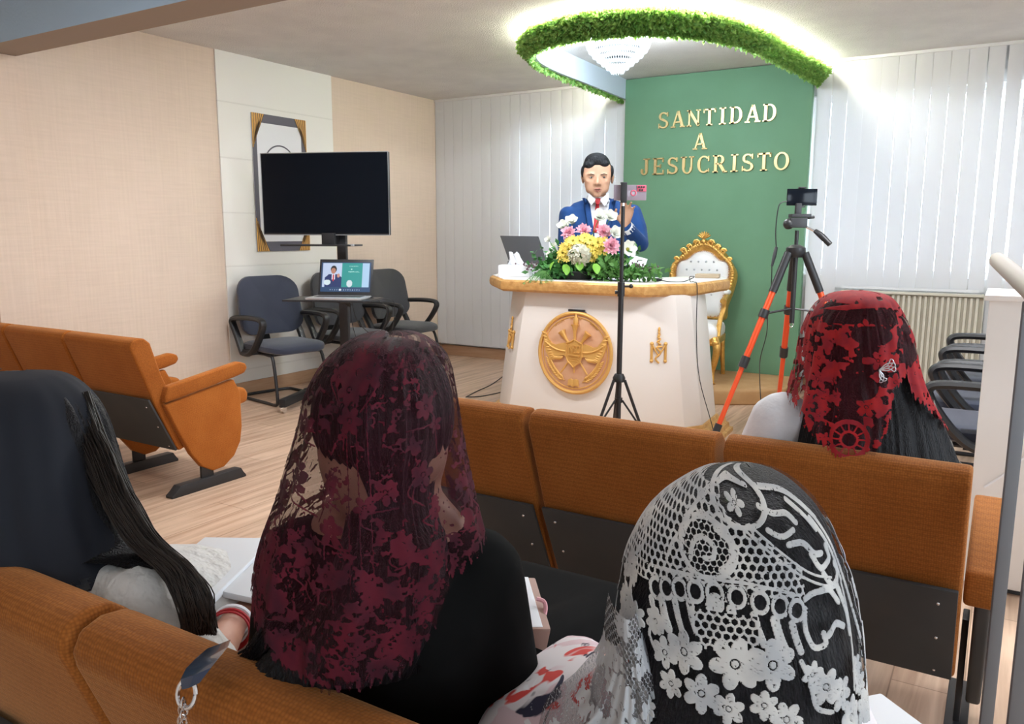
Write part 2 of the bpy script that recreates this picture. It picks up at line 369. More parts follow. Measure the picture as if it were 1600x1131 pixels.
# ceiling beam with its pilaster on the left wall
struct(MB().box(((XL + XR) / 2, 2.655, (2.36 + ZC) / 2 + .002), (XR - XL, .235, ZC - 2.36)).build('trim_2', [M_beamface, M_beamunder], smooth=False), 'ceiling beam with blue daylight painted in and taupe underside across the room', 'beam')
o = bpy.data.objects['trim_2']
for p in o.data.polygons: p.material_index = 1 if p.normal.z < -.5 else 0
struct(MB().box((XL + .03, 2.655, 1.18), (.06, .235, 2.36)).build('trim_3', M_linen, smooth=False), 'shallow fabric covered pilaster under the ceiling beam', 'pilaster')
# baseboards
BH = .11
def skirting(name, a, b, th=.014):
    a, b = Vector(a), Vector(b); d = (b - a); c = (a + b) / 2
    ang = math.atan2(d.y, d.x)
    return struct(MB().box((c.x, c.y, BH / 2), (d.length, th, BH), (0, 0, ang)).build(name, M_base, None, .003))
skirting('baseboard_left', (XL + .02, 2.79, 0), (XL + .02, YB - .03, 0))
skirting('baseboard_back', (XL + .03, YB - .02, 0), (-3.12, YB - .02, 0))
skirting('baseboard_backright', (-1.40, YB - .02, 0), (XR, YB - .02, 0))
# windows behind the slats
for i, (a, b_, c, d) in enumerate(WIN):
    g = MB(); y = YB + .08; t = .05
    for cx, cz, sx, sz in (((a + b_) / 2, c + t / 2, b_ - a, t), ((a + b_) / 2, d - t / 2, b_ - a, t), (a + t / 2, (c + d) / 2, t, d - c - 2 * t), (b_ - t / 2, (c + d) / 2, t, d - c - 2 * t), ((a + b_) / 2, (c + d) / 2, .06, d - c - 2 * t)):
        g.box((cx, y, cz), (sx, .05, sz))
    wo = struct(g.build(f'window_{i + 1}', M_frame, smooth=False))
    MB().box(((a + b_) / 2, y, (c + d) / 2), (b_ - a - .06, .004, d - c - .06)).build('pane', M_glass, wo, smooth=False, world=False)
for i, (a, b_, c, d) in enumerate(ADDED_WIN):  # frames of the added daylight windows in the right wall
    g = MB(); x = XR + .08; t = .05; a += YR; b_ += YR
    for cy, cz, sy, sz in (((a + b_) / 2, c + t / 2, b_ - a, t), ((a + b_) / 2, d - t / 2, b_ - a, t), (a + t / 2, (c + d) / 2, t, d - c - 2 * t), (b_ - t / 2, (c + d) / 2, t, d - c - 2 * t), ((a + b_) / 2, (c + d) / 2, .06, d - c - 2 * t)):
        g.box((x, cy, cz), (.05, sy, sz))
    struct(g.build(f'window_{i + 3}', M_frame, smooth=False))
# housings of the added fill lamps (the lights hang just below them)
for k, (lx, ly) in enumerate(FILL_LAMPS):
    t = thing('added_fill_lamp', f'added rectangular fill lamp number {k+1} overhead', 'ceiling lamp', (lx, ly, ZC), 0, 'fill lamps')
    t['label'] = ['added unseen fill lamp in front of the television', 'added unseen fill lamp near the white cabinet', 'added unseen fill lamp behind the camera', 'added unseen fill lamp over the left seat block'][k]
    MB().box((0, 0, -.02), (1.2, .34, .04)).build('housing', M_frame, t, .006, world=False)
# vertical slats in front of the back wall
def blind(name, label, x0, n, pitch, zlow, gaps):
    t = thing(name, label, 'vertical blind', (x0, YB - .06, ZC))
    MB().box((n * pitch / 2, .0, -.012), (n * pitch, .035, .024)).build('rail', M_frame, t, .003, world=False)
    for k in range(n):
        zl = zlow(x0 + (k + .5) * pitch); w_ = pitch + .004 - gaps[k % len(gaps)]
        prof = [((j / 6 - .5) * w_, .002 * math.cos((j / 6 - .5) * PI)) for j in range(7)]
        poly = [(x, -y - .001) for x, y in prof] + [(x, -y + .001) for x, y in reversed(prof)]
        g = MB(); g.prism(poly, ZC - .02 - zl, Matrix.Translation((0, 0, zl - ZC)))
        so = g.build('slat', M_slat, t, smooth=False, world=False)
        so.location = ((k + .5) * pitch, 0, 0); so.rotation_euler = (0, 0, math.radians(random.uniform(.3, 1.6)))
    return t
random.seed(3)
GL = [0.006, .007, 0.006, 0.006, 0.006, 0.006, 0.006, 0.006, .010, .007, .004, .009, .008, .005, .009, .003, .007, .008, .004]
GR = [.009, .009, .002, .007, .005, .008, .008, .006, .009, .0065, .016, .028, .018, .012, .01, .01, .01]
blind('vertical_blind', 'white vertical slat blind between the beige wall corner and the green panel', XL + .005, 19, .1152, lambda x: .13, GL)
blind('vertical_blind', 'white vertical slat blind above the radiator, right of the green panel', -1.42, 17, .118, lambda x: .885 if -1.16 < x < -.15 else .12, GR)
MB().box((-.645, YB - .085, .89), (.97, .012, .02)).build('trim_4', M_frame); struct(bpy.data.objects['trim_4'])

# ------------------------------------------------------------------ green panel with its letters
GX0, GX1 = -3.06, -1.44
gp = thing('green_panel', 'tall green wall panel behind the pulpit bearing gold words', 'wall panel', (-2.25, YB - .08, .12))
MB().box(((GX0 + GX1) / 2, YB - .095, (.12 + ZC) / 2 - .002), (GX1 - GX0, .07, ZC - .126)).build('board', M_green, gp, .003)
def bar(b, p, q, w_, d=.02, ext=0):
    p, q = Vector((p[0], p[1])), Vector((q[0], q[1])); t = (q - p).normalized(); n = Vector((-t.y, t.x)) * w_ / 2; p = p - t * ext; q = q + t * ext
    b.prism([tuple(p - n), tuple(q - n), tuple(q + n), tuple(p + n)], d)
def arcbar(b, c, rx, ry, a0, a1, w0, d=.02, n=18, w1=None):
    o_, i_ = [], []
    for k in range(n + 1):
        a = math.radians(a0 + (a1 - a0) * k / n); ww = w0 if w1 is None else w0 + (w1 - w0) * abs(math.cos(a))
        o_.append((c[0] + (rx) * math.cos(a), c[1] + (ry) * math.sin(a))); i_.append((c[0] + (rx - ww) * math.cos(a), c[1] + (ry - min(w0, ww)) * math.sin(a)))
    for k in range(n):
        b.prism([o_[k], o_[k + 1], i_[k + 1], i_[k]] if a1 > a0 else [i_[k], i_[k + 1], o_[k + 1], o_[k]], d)
def letter(ch, b, d=.02):
    """slab-serif capital, height 1, in XY"""
    T, t = .17, .10           # thick and thin strokes
    def serif(x, y, w_=.36): bar(b, (x - w_ / 2, y), (x + w_ / 2, y), .075, d)
    lo, hi = .0375, .9625
    if ch == 'I': bar(b, (.25, 0), (.25, 1), T, d); serif(.25, lo, .42); serif(.25, hi, .42); return .5
    if ch == 'T': bar(b, (.4, 0), (.4, 1), T, d); bar(b, (.02, .95), (.78, .95), .1, d); bar(b, (.05, 1), (.05, .76), .08, d); bar(b, (.75, 1), (.75, .76), .08, d); serif(.4, lo, .4); return .8
    if ch == 'A': bar(b, (.12, .03), (.42, 1), t, d); bar(b, (.74, .03), (.44, 1), T, d); bar(b, (.22, .33), (.64, .33), .085, d); serif(.12, lo, .3); serif(.74, lo, .34); return .86
    if ch == 'N': bar(b, (.14, 0), (.14, 1), t, d); bar(b, (.72, 0), (.72, 1), t, d); bar(b, (.12, .98), (.74, .04), T, d); serif(.14, lo, .3); serif(.1, hi, .26); serif(.72, hi, .3); return .86
    if ch == 'D': bar(b, (.17, 0), (.17, 1), T, d); serif(.15, lo, .3); serif(.15, hi, .3); bar(b, (.17, .955), (.38, .955), .09, d); bar(b, (.17, .045), (.38, .045), .09, d); arcbar(b, (.36, .5), .42, .5, -90, 90, .09, d, w1=.17); return .8
    if ch == 'J': bar(b, (.36, .25), (.36, 1), T, d); serif(.36, hi, .42); arcbar(b, (.215, .26), .23, .26, 180, 360, .09, d, w1=.15); b.lathe([(0, 0), (.075, 0), (.075, d), (0, d)], (.07, .3, 0), 12); return .6
    if ch == 'E': bar(b, (.17, 0), (.17, 1), T, d); serif(.13, lo, .26); serif(.13, hi, .26); [bar(b, (.17, y), (x, y), .09, d) for y, x in ((.955, .68), (.5, .5), (.045, .7))]; bar(b, (.66, 1), (.66, .74), .08, d); bar(b, (.5, .62), (.5, .38), .07, d); bar(b, (.69, 0), (.69, .28), .08, d); return .76
    if ch == 'U': bar(b, (.17, .34), (.17, 1), T, d); bar(b, (.66, .34), (.66, 1), t, d); serif(.17, hi, .36); serif(.66, hi, .3); arcbar(b, (.4, .36), .315, .38, 180, 360, .09, d, w1=.15); return .84
    if ch == 'C': arcbar(b, (.42, .5), .4, .5, 48, 312, .09, d, w1=.17); bar(b, (.70, .97), (.70, .68), .075, d); bar(b, (.71, .05), (.71, .26), .05, d); return .8
    if ch == 'O': arcbar(b, (.42, .5), .42, .5, 0, 360, .09, d, n=32, w1=.17); return .86
    if ch == 'R': bar(b, (.17, 0), (.17, 1), T, d); serif(.15, lo, .32); serif(.13, hi, .28); bar(b, (.17, .955), (.4, .955), .09, d); bar(b, (.17, .5), (.42, .5), .085, d); arcbar(b, (.38, .728), .29, .272, -90, 90, .085, d, w1=.16); bar(b, (.4, .5), (.7, .03), T, d); serif(.74, lo, .26); return .86
    if ch == 'S': arcbar(b, (.36, .735), .31, .265, 30, 250, .09, d, w1=.15); arcbar(b, (.36, .265), .33, .265, -150, 70, .09, d, w1=.15); bar(b, (.27, .56), (.47, .46), .14, d); bar(b, (.62, .98), (.62, .72), .07, d); bar(b, (.07, .02), (.07, .3), .07, d); return .72
def word(txt, x0, x1, zb, h):
    ws = []
    for ch in txt:
        b = MB(); ws.append(letter(ch, b)); b.bm.free()
    tot = sum(ws) * h; gap = (x1 - x0 - tot) / max(1, len(txt) - 1); x = x0
    for ch, w_ in zip(txt, ws):
        b = MB(); letter(ch, b, .13); M = Matrix.Translation((x, YB - .13, zb)) @ Matrix(((h, 0, 0, 0), (0, 0, -h, 0), (0, h, 0, 0), (0, 0, 0, 1)))
        bmesh.ops.transform(b.bm, matrix=M, verts=b.bm.verts)
        b.build('letter', M_goldpale, gp, smooth=False); x += w_ * h + gap
word('SANTIDAD', -2.735, -1.71, 2.232, .138)
word('A', -2.405, -2.29, 2.035, .135)
word('JESUCRISTO', -2.885, -1.585, 1.835, .145)

# ------------------------------------------------------------------ carpeted dais
dp = [(-3.02, 7.02), (-1.40, 7.02), (-1.40, 6.42), (-1.52, 6.28), (-1.75, 6.12), (-1.95, 6.03), (-2.3, 5.93), (-3.02, 5.88)]
tag(MB().prism([(x, y - .03) for x, y in dp][::-1], .12).build('dais', M_carpet, None, .018, 3), 'low tan carpeted step under the throne before the green panel', 'platform')

# ------------------------------------------------------------------ ceiling canopy with garland, LED strip and chandelier
ring = smoothpath([(-3.06, YB - .10, 0), (-3.03, 6.3, 0), (-2.99, 5.45, 0), (-2.87, 5.02, 0), (-2.62, 4.78, 0), (-2.3, 4.71, 0), (-2.0, 4.80, 0), (-1.74, 5.06, 0), (-1.59, 5.5, 0), (-1.50, 6.3, 0), (-1.44, YB - .10, 0)], 10)
ringn = []
for i, p in enumerate(ring):
    t = (ring[min(i + 1, len(ring) - 1)] - ring[max(i - 1, 0)]).normalized(); ringn.append(Vector((t.y, -t.x, 0)) * -1)
    # outward normal: away from the canopy middle
    if ringn[-1].dot(p - Vector((-2.3, 6.2, 0))) < 0: ringn[-1] *= -1
b = MB(); zl, zh = 2.515, ZC
rows = [[b.bm.verts.new(p + n * o_ + Vector((0, 0, z))) for p, n in zip(ring, ringn)] for o_, z in ((0, zl), (0, zh), (.03, zh), (.03, zl), (0, zl))]
for r_ in range(4):
    for k in range(len(ring) - 1): b.bm.faces.new((rows[r_][k], rows[r_][k + 1], rows[r_ + 1][k + 1], rows[r_ + 1][k]))
can = thing('ceiling_canopy', 'curved white canopy hung from the ceiling with a green garland around it', 'canopy', (-2.3, 5.9, ZC))
bmesh.ops.remove_doubles(b.bm, verts=b.bm.verts, dist=1e-5)
b.build('fascia', mat('pale_blue_fascia', (.58, .68, .78), .7), can, smooth='auto')
M_led = mat('led_strip', (1, 1, .9), emit=((1.0, .95, .84), 120))
b = MB(); b.tube([p + n * .085 + Vector((0, 0, ZC - .012)) for p, n in zip(ring, ringn)], .007, 6); b.build('led_strip', M_led, can)
M_leaf = mat('bright_green_leaf', (.10, .30, .06), .6, noise_col=((.36, .56, .16), 34, .42, .62))
N_, L__ = nodes_of(M_leaf); tr_ = N_.new('ShaderNodeBsdfTranslucent'); tr_.inputs[0].default_value = (.42, .62, .16, 1); mxs = N_.new('ShaderNodeMixShader'); mxs.inputs[0].default_value = .35
L__.new(N_['Principled BSDF'].outputs[0], mxs.inputs[1]); L__.new(tr_.outputs[0], mxs.inputs[2]); L__.new(mxs.outputs[0], N_['Material Output'].inputs[0])
M_leafd = mat('dark_green_leaf', (.035, .16, .04), .6, noise_col=((.08, .27, .06), 11, .35, .65))
def leaves(n, fpos, size, zs=1.):
    P_, F_ = [], []
    for i in range(n):
        c, out = fpos(); s_ = size * random.uniform(.6, 1.3)
        d = (out + Vector((random.gauss(0, .8), random.gauss(0, .8), random.gauss(0, .8)))).normalized()
        sd = d.cross(Vector((random.gauss(0, 1), random.gauss(0, 1), random.gauss(0, 1)))).normalized() * s_ * .28
        k = len(P_); P_ += [c, c + d * s_ * .5 + sd, c + d * s_, c + d * s_ * .5 - sd]; F_.append((k, k + 1, k + 2, k + 3))
    me = bpy.data.meshes.new('leaves'); me.from_pydata([tuple(v) for v in P_], [], F_); return me
NR = len(ring)
def gpos():
    t = random.random() * (NR - 1.01); i = int(t); u = t - i
    p = ring[i].lerp(ring[i + 1], u); n = ringn[i]; a = random.uniform(-.3, 1.15)
    o_ = .035 + .085 * max(0, math.sin(a * PI * .8)) * random.uniform(.3, 1); z = 2.515 + .125 * max(0, a) * random.uniform(.85, 1.0) + (a * .05 if a < 0 else 0)
    return p + n * o_ + Vector((0, 0, z)), (n * .9 + Vector((0, 0, -.25)))
me = leaves(30000, gpos, .034); tag(link('greenery_garland', me, [M_leaf], None, False), 'bright green artificial foliage garland along the outside of the ceiling canopy', 'garland', kind='stuff')

ch = thing('chandelier', 'tiered crystal chandelier lit cool white under the canopy', 'chandelier', CH + Vector((0, 0, ZC - 2.5)))
M_cryst = mat('self_lit_crystal', (.62, .68, .74), .06, spec=.9, trans=.35, emit=((.80, .93, 1), .45))  # emission added so the crystals look lit; only the bulbs are lamps
M_bulb = mat('lit_bulb', (1, 1, 1), emit=((.75, .90, 1), 16))
b = MB(); b.lathe([(0, 0), (.2, 0), (.21, -.01), (.21, -.022), (.05, -.03), (.02, -.05), (.012, -.19), (0, -.19)], CH + Vector((0, 0, ZC - 2.5)), 28)
b.build('ceiling_plate', M_chrome, ch)
def octa(b, c, r, h):
    c = Vector(c); a0 = random.random() * PI
    v = [b.bm.verts.new(c + Vector((r * math.cos(a0 + k * PI / 3), r * math.sin(a0 + k * PI / 3), 0))) for k in range(6)]
    t, d = b.bm.verts.new(c + Vector((0, 0, h * .5))), b.bm.verts.new(c - Vector((0, 0, h * .5)))
    for k in range(6): b.bm.faces.new((v[k], v[(k + 1) % 6], t)); b.bm.faces.new((v[(k + 1) % 6], v[k], d))
tiers = [(.205, 2.585, .085), (.192, 2.55, .075), (.165, 2.515, .07), (.135, 2.485, .065), (.105, 2.455, .06), (.072, 2.425, .055), (.04, 2.395, .05)]
for i, (r_, z, h_) in enumerate(tiers):
    b = MB(); b.lathe([(r_ - .004, z + .012), (r_ + .004, z + .012), (r_ + .004, z + .02), (r_ - .004, z + .02), (r_ - .004, z + .012)], (CH.x, CH.y, 0), 36)
    b.build('tier_ring', M_chrome, ch)
    b = MB(); n = max(7, int(2 * PI * r_ / .016))
    for k in range(n):
        a = 2 * PI * k / n + i * .3; x, y = CH.x + r_ * math.cos(a), CH.y + r_ * math.sin(a)
        octa(b, (x, y, z + .002), .0085, .018)
        octa(b, (x, y, z - h_ * .45), .009, h_ * .75)
    b.build('crystal_drops', M_cryst, ch, smooth=False)['kind'] = 'stuff'
for k in range(6):
    a = k * PI / 3 + .5
    MB().ell(CH + Vector((.13 * math.cos(a), .13 * math.sin(a), .105)), (.014, .014, .022)).build('bulb', M_bulb, ch)
# ------------------------------------------------------------------ auditorium seats
def seat_proto(name, label, w_, velvet, left_arm=True, right_end=False, legs=(-1, 1)):
    """origin on the floor under the rear top edge of the backrest; faces +Y"""
    t = thing(name, label, 'auditorium seat', (0, 0, 0)); hw = w_ / 2
    g = MB()
    prof = [(0, .77), (.012, .80), (.035, .818), (.07, .822), (.10, .812), (.125, .78), (.20, .52), (.265, .34), (.255, .30), (.225, .30), (.13, .52), (.06, .66)]
    prof = [(-.003, .785), (.01, .81), (.04, .82), (.075, .815), (.105, .79), (.15, .64), (.22, .46), (.27, .30), (.26, .235), (.225, .225), (.205, .26), (.10, .50), (.0, .765)]
    g.prism([(y, z) for y, z in prof][::-1], w_, YZ(-hw))
    g.build('backrest', velvet, t, .022, 4, world=False)
    g = MB(); g.prism([(.083, .515), (.219, .232), (.209, .228), (.073, .511)], w_ - .012, YZ(-hw + .006)); g.build('back_board', M_board, t, .003, world=False)
    for sx in (-1, 1):
        for (y, z) in ((.094, .47), (.15, .36), (.205, .25)):
            sc = MB(); sc.ell((sx * (hw - .045), y - .004, z), .0045, u=8, v=6); sc.build('screw', M_chrome, t, world=False)
    g = MB(); g.prism([(.24, .36), (.27, .43), (.35, .455), (.66, .475), (.71, .465), (.73, .43), (.72, .385), (.66, .375), (.30, .34)][::-1], w_ - .12, YZ(-hw + .06)); g.build('seat_cushion', velvet, t, .022, 3, world=False)
    def leg(x):
        g = MB(); g.box((x, .37, .17), (.016, .075, .34)); g.build('post', M_blackmetal, t, .004, world=False)
        g = MB(); g.prism([(.14, 0), (.60, 0), (.60, .012), (.585, .03), (.57, .055), (.19, .055), (.165, .03), (.14, .012)][::-1], .055, YZ(x - .0275)); g.build('foot_bar', M_blackmetal, t, .003, world=False)
    for sx in legs: leg(sx * (hw + .012))
    def arm(x, wd=.05, pm=None):
        dz_ = -.035 if wd > .06 else 0; g = MB(); g.prism([(.14, .525), (.16, .57), (.60, .635), (.64, .62), (.65, .595), (.63, .57), (.56, .555), (.30, .515), (.14, .49)][::-1], wd, Matrix.Translation((0, 0, dz_)) @ YZ(x - wd / 2)); g.build('armrest', velvet, t, .014, 3, world=False)
        g = MB(); g.prism([(.14, .48), (.56, .545), (.60, .47), (.60, .28), (.585, .2), (.54, .13), (.47, .085), (.40, .08), (.33, .12), (.27, .2), (.2, .34)][::-1], .034, YZ(x - .017)); g.build('side_panel', pm or velvet, t, .01, 3, world=False)
    if left_arm: arm(-hw - .012)
    if right_end == 2: arm(hw + .045, .085, M_board)
    elif right_end: arm(hw + .012)
    return t
SEATS = {}
def put_seat(kind, x, y, label, group):
    if kind not in SEATS:
        w_, vel, la, re, lg = {'mid': (.54, M_velvet, False, False, (-1,)), 'end': (.54, M_velvet, False, 2, (-1, 1)),
                               'lmid': (.555, M_velvet_l, True, False, (-1,)), 'lend': (.555, M_velvet_l, True, True, (-1, 1))}[kind]
        SEATS[kind] = t = seat_proto('auditorium_seat', label, w_, vel, la, re, lg); t['group'] = group; t.location = (x, y, 0); return t
    t = dup(SEATS[kind], (x, y, 0), 0, label); t['group'] = group; return t
R2, R3 = 1.93, .53
put_seat('mid', -1.415, R2, 'orange auditorium seat with charcoal back, right beside the burgundy veil', 'middle row seats')
put_seat('mid', -.855, R2, 'empty orange auditorium seat directly in front of the pulpit tripod stand', 'middle row seats')
put_seat('end', -.293, R2, 'orange end seat with the red-veiled woman sitting in it', 'middle row seats')
put_seat('mid', -1.28, R3, 'orange seat at the bottom left corner, behind the long dark hair', 'near row seats')
put_seat('mid', -.72, R3, 'orange seat in the bottom foreground with a bag strap over its back', 'near row seats')
put_seat('end', -.16, R3 - .06, 'orange seat holding the woman under white and black lace', 'near row seats')
put_seat('lend', -3.77, 2.27, 'orange end seat of the left block with rounded side panel', 'left block seats')
put_seat('lmid', -4.345, 2.27, 'second orange seat of the left block, next to the end seat', 'left block seats')
put_seat('lmid', -4.92, 2.27, 'leftmost orange seat against the beige wall', 'left block seats')

# ------------------------------------------------------------------ pulpit
pu = thing('pulpit', 'wide white pulpit with gold lip and round carved emblem', 'pulpit', (-2.35, 5.0, 0))
bot = [(-2.83, 4.60), (-1.885, 4.60), (-1.63, 4.74), (-1.555, 4.86), (-1.58, 5.22), (-3.06, 5.22), (-3.08, 4.95), (-3.02, 4.78)]
top = [(-2.72, 4.64), (-1.90, 4.64), (-1.71, 4.72), (-1.655, 4.84), (-1.68, 5.20), (-2.96, 5.20), (-2.97, 4.93), (-2.92, 4.80)]
g = MB(); A = [g.bm.verts.new((x, y, .12)) for x, y in bot]; B = [g.bm.verts.new((x, y, .945)) for x, y in top]
g.skin([A, B]); g.build('body', M_lacquer, pu, .004)
def grow(poly, d):
    c = Vector((sum(p[0] for p in poly) / len(poly), sum(p[1] for p in poly) / len(poly)))
    out = []; n = len(poly)
    for i in range(n):
        a, b_, c_ = Vector(poly[i - 1]), Vector(poly[i]), Vector(poly[(i + 1) % n])
        n1 = Vector(((b_ - a).y, -(b_ - a).x)).normalized(); n2 = Vector(((c_ - b_).y, -(c_ - b_).x)).normalized(); m = (n1 + n2).normalized()
        out.append(tuple(b_ + m * d / max(.5, m.dot(n1))))
    return out
g = MB(); steps = [(.10, 0), (.10, .025), (.08, .032), (.075, .06), (.06, .068), (.055, .095), (.02, .104), (.012, .122)]
rings_ = [[g.bm.verts.new((x, y, z)) for x, y in grow(bot, d)] for d, z in steps]; g.skin(rings_)
g.build('plinth', M_giltwood, pu, smooth=False)
tp = [(-2.86, 4.56), (-1.85, 4.56), (-1.635, 4.85), (-1.60, 5.45), (-1.68, 5.68), (-1.92, 5.62), (-2.05, 5.34), (-2.95, 5.34), (-3.05, 5.55), (-3.28, 5.60), (-3.33, 5.30), (-3.22, 4.98)]
g = MB(); rings_ = [[g.bm.verts.new((x, y, z)) for x, y in grow(tp, d)] for d, z in ((-.05, .935), (-.01, .935), (.008, .95), (.012, .975), (.006, 1.0), (-.012, 1.012), (-.014, 1.004))]; g.skin(rings_)
g.build('gold_lip', M_giltwood, pu, smooth='auto')
g = MB(); g.prism([(x, y) for x, y in grow(tp, -.013)], .016, Matrix.Translation((0, 0, 1.0))); g.build('top', M_lacquer, pu, .003)
# frame of the front face: origin at the middle of the emblem
fn = Vector((0, -1, .0))
def facemat(c, xdir, lean):
    x = Vector(xdir).normalized(); up_ = Vector((-lean * x.y, lean * x.x, 1)).normalized() if False else None
    return x
def frame_on(p0, p1, q0, u_, z):
    """frame on a pulpit face: p0,p1 bottom corners; q0 top-left corner; returns matrix with X along, Y up the face, Z outward"""
    p0, p1, q0, q1 = [Vector(v) for v in (p0, p1, q0[0], q0[1])]
    tz = (z - p0.z) / (q0.z - p0.z); a = p0.lerp(q0, tz); b_ = p1.lerp(q1, tz); x = (b_ - a).normalized(); upv = ((q0 + q1) / 2 - (p0 + p1) / 2); upv = (upv - x * upv.dot(x)).normalized()
    n = x.cross(upv).normalized(); c = a.lerp(b_, u_)
    return Matrix(((x.x, upv.x, n.x, c.x), (x.y, upv.y, n.y, c.y), (x.z, upv.z, n.z, c.z), (0, 0, 0, 1)))
b3 = [(x, y, .12) for x, y in bot]; t3 = [(x, y, .945) for x, y in top]
fx = MB()
cface = ony(900, 551, 4.62)                       # middle of the medallion on the front face
tz = (cface.z - .12) / .825; xa = b3[0][0] + (t3[0][0] - b3[0][0]) * tz; xb = b3[1][0] + (t3[1][0] - b3[1][0]) * tz
FM = frame_on(b3[0], b3[1], (t3[0], t3[1]), (cface.x - xa) / (xb - xa), cface.z)
RM = .262
def on(M, b, name, m, parent, **k):
    bmesh.ops.transform(b.bm, matrix=M, verts=b.bm.verts); return b.build(name, m, parent, **k)
md = on(FM, MB().lathe([(0, .0), (RM, .0), (RM, .012), (RM - .02, .02), (0, .02)], (0, 0, 0), 64), 'medallion', M_bronze, pu)
on(FM, MB().tube([(RM * math.cos(a * PI / 32) * .985, RM * math.sin(a * PI / 32) * .985, .02) for a in range(65)], .012, 8, False), 'rim', M_reliefgold, md)
on(FM, MB().tube([((RM - .03) * math.cos(a * PI / 32), (RM - .03) * math.sin(a * PI / 32), .02) for a in range(65)], .004, 6, False), 'inner_rim', M_reliefgold, md)
def leafp(x, y, ang, l, w_, b, z=.02, h=.012):
    b.ell((x, y, z), (l / 2, w_ / 2, h), Matrix.Rotation(ang, 3, 'Z'), 10, 6)
for sx in (-1, 1):
    b = MB()                                       # a wing: plumed fan from the shield outwards and up
    up_e = [(.052, .045), (.075, .062), (.105, .055), (.135, .045), (.165, .052), (.19, .08), (.208, .115), (.218, .135)]
    lo_e = [(.052, -.03), (.075, -.02), (.10, -.025), (.125, -.05), (.15, -.055), (.18, -.045), (.205, -.01), (.222, .04), (.226, .09)]
    poly = [(sx * x, y + .0) for x, y in up_e] + [(sx * x, y + .0) for x, y in reversed(lo_e)]
    b.prism(poly if sx < 0 else poly[::-1], .014, Matrix.Translation((0, 0, .018)))
    for k in range(16):
        u_ = k / 15; x = .095 + .13 * u_; y = -.04 + (.0 if u_ < .4 else (u_ - .4) ** 1.5 * .34)
        leafp(sx * x, y, (math.atan2(-.8 + 1.1 * u_, 1.)) * sx if sx > 0 else PI - math.atan2(-.8 + 1.1 * u_, 1.), .045, .014, b, .026, .010)
    for k in range(9):
        u_ = k / 8; leafp(sx * (.08 + .12 * u_), .02 + (.045 * u_ * u_) - .012, sx * (.1 + .5 * u_), .05, .014, b, .032, .007)
    on(FM, b, 'wing', M_reliefgold, md)
b = MB()
sh = [(-.058, .062), (-.03, .07), (0, .088), (.03, .07), (.058, .062), (.058, -.02), (.045, -.055), (.02, -.075), (0, -.095), (-.02, -.075), (-.045, -.055), (-.058, -.02)]
b.prism(sh[::-1], .012, Matrix.Translation((0, 0, .018))); b.tube([(x, y, .032) for x, y in sh + sh[:1]], .005, 6, False)
on(FM, b, 'shield', M_reliefgold, md)
b = MB(); 
for chs, x0, hh in (('N', -.038, .05), ('S', -.008, .05), ('C', .015, .05)):
    q = MB(); letter(chs, q, .1); bmesh.ops.transform(q.bm, matrix=Matrix.Translation((x0, .0, .03)) @ Matrix.Diagonal((.04, hh, .08, 1)), verts=q.bm.verts); b.add(q.bm); q.bm.free()
bar(b, (-.042, -.012), (.042, -.018), .007, .04); bar(b, (-.03, -.035), (.032, -.038), .004, .035); bar(b, (-.025, -.05), (.028, -.052), .004, .035)
on(FM, b, 'monogram', M_reliefgold, md, smooth=False)
b = MB()                                          # torch and two trumpet-like horns above, their shafts below
for ang, l0, l1, rr in ((0, .09, .185, .028), (.62, .10, .165, .027), (-.62, .10, .165, .027)):
    d = Vector((-math.sin(ang), math.cos(ang), 0)); p0 = d * .07; p1 = d * l1 + Vector((0, .0, 0))
    b.tube([p0 + Vector((0, 0, .024)), d * (l1 - .055) + Vector((0, 0, .028)), d * (l1 - .02) + Vector((0, 0, .028)), p1 + Vector((0, 0, .028))], [.008, .010, .018, rr], 12)
    b.tube([d * .08 + Vector((0, 0, .02)), -d * (.165 if ang else .13) + Vector((0, 0, .02))], .006, 8)
on(FM, b, 'torch', M_reliefgold, md)
b = MB(); b.lathe([(0, -.035), (.012, -.03), (.019, -.012), (.016, .01), (.008, .03), (0, .048)], (0, 0, 0), 14, 1, .6)
bmesh.ops.transform(b.bm, matrix=Matrix.Translation((0.004, .222 - .012, .028)) @ Matrix.Rotation(-PI / 2, 4, 'X'), verts=b.bm.verts); on(FM, b, 'flame', M_reliefgold, md)
for sx in (-1, 1):
    b = MB(); st = smoothpath([(sx * .065, -.185, .024), (sx * .115, -.15, .024), (sx * .16, -.10, .024), (sx * .185, -.05, .024)], 5); b.tube(st, .0035, 6)
    for k in range(2, len(st)):
        t_ = (st[k] - st[k - 1]).normalized(); a = math.atan2(t_.y, t_.x)
        for s2 in (-1, 1): leafp(st[k].x + .014 * math.cos(a + s2 * .9), st[k].y + .014 * math.sin(a + s2 * .9), a + s2 * .6, .032, .011, b, .024, .007)
    on(FM, b, 'laurel', M_reliefgold, md)
b = MB()
for sx in (-1, 1):
    pg = [(0, -.175), (sx * .018, -.168), (sx * .036, -.175), (sx * .040, -.218), (sx * .02, -.212), (0, -.222)]
    b.prism(pg if sx < 0 else pg[::-1], .012, Matrix.Translation((0, 0, .018)))
on(FM, b, 'open_book', M_reliefgold, md, bevel=.002)
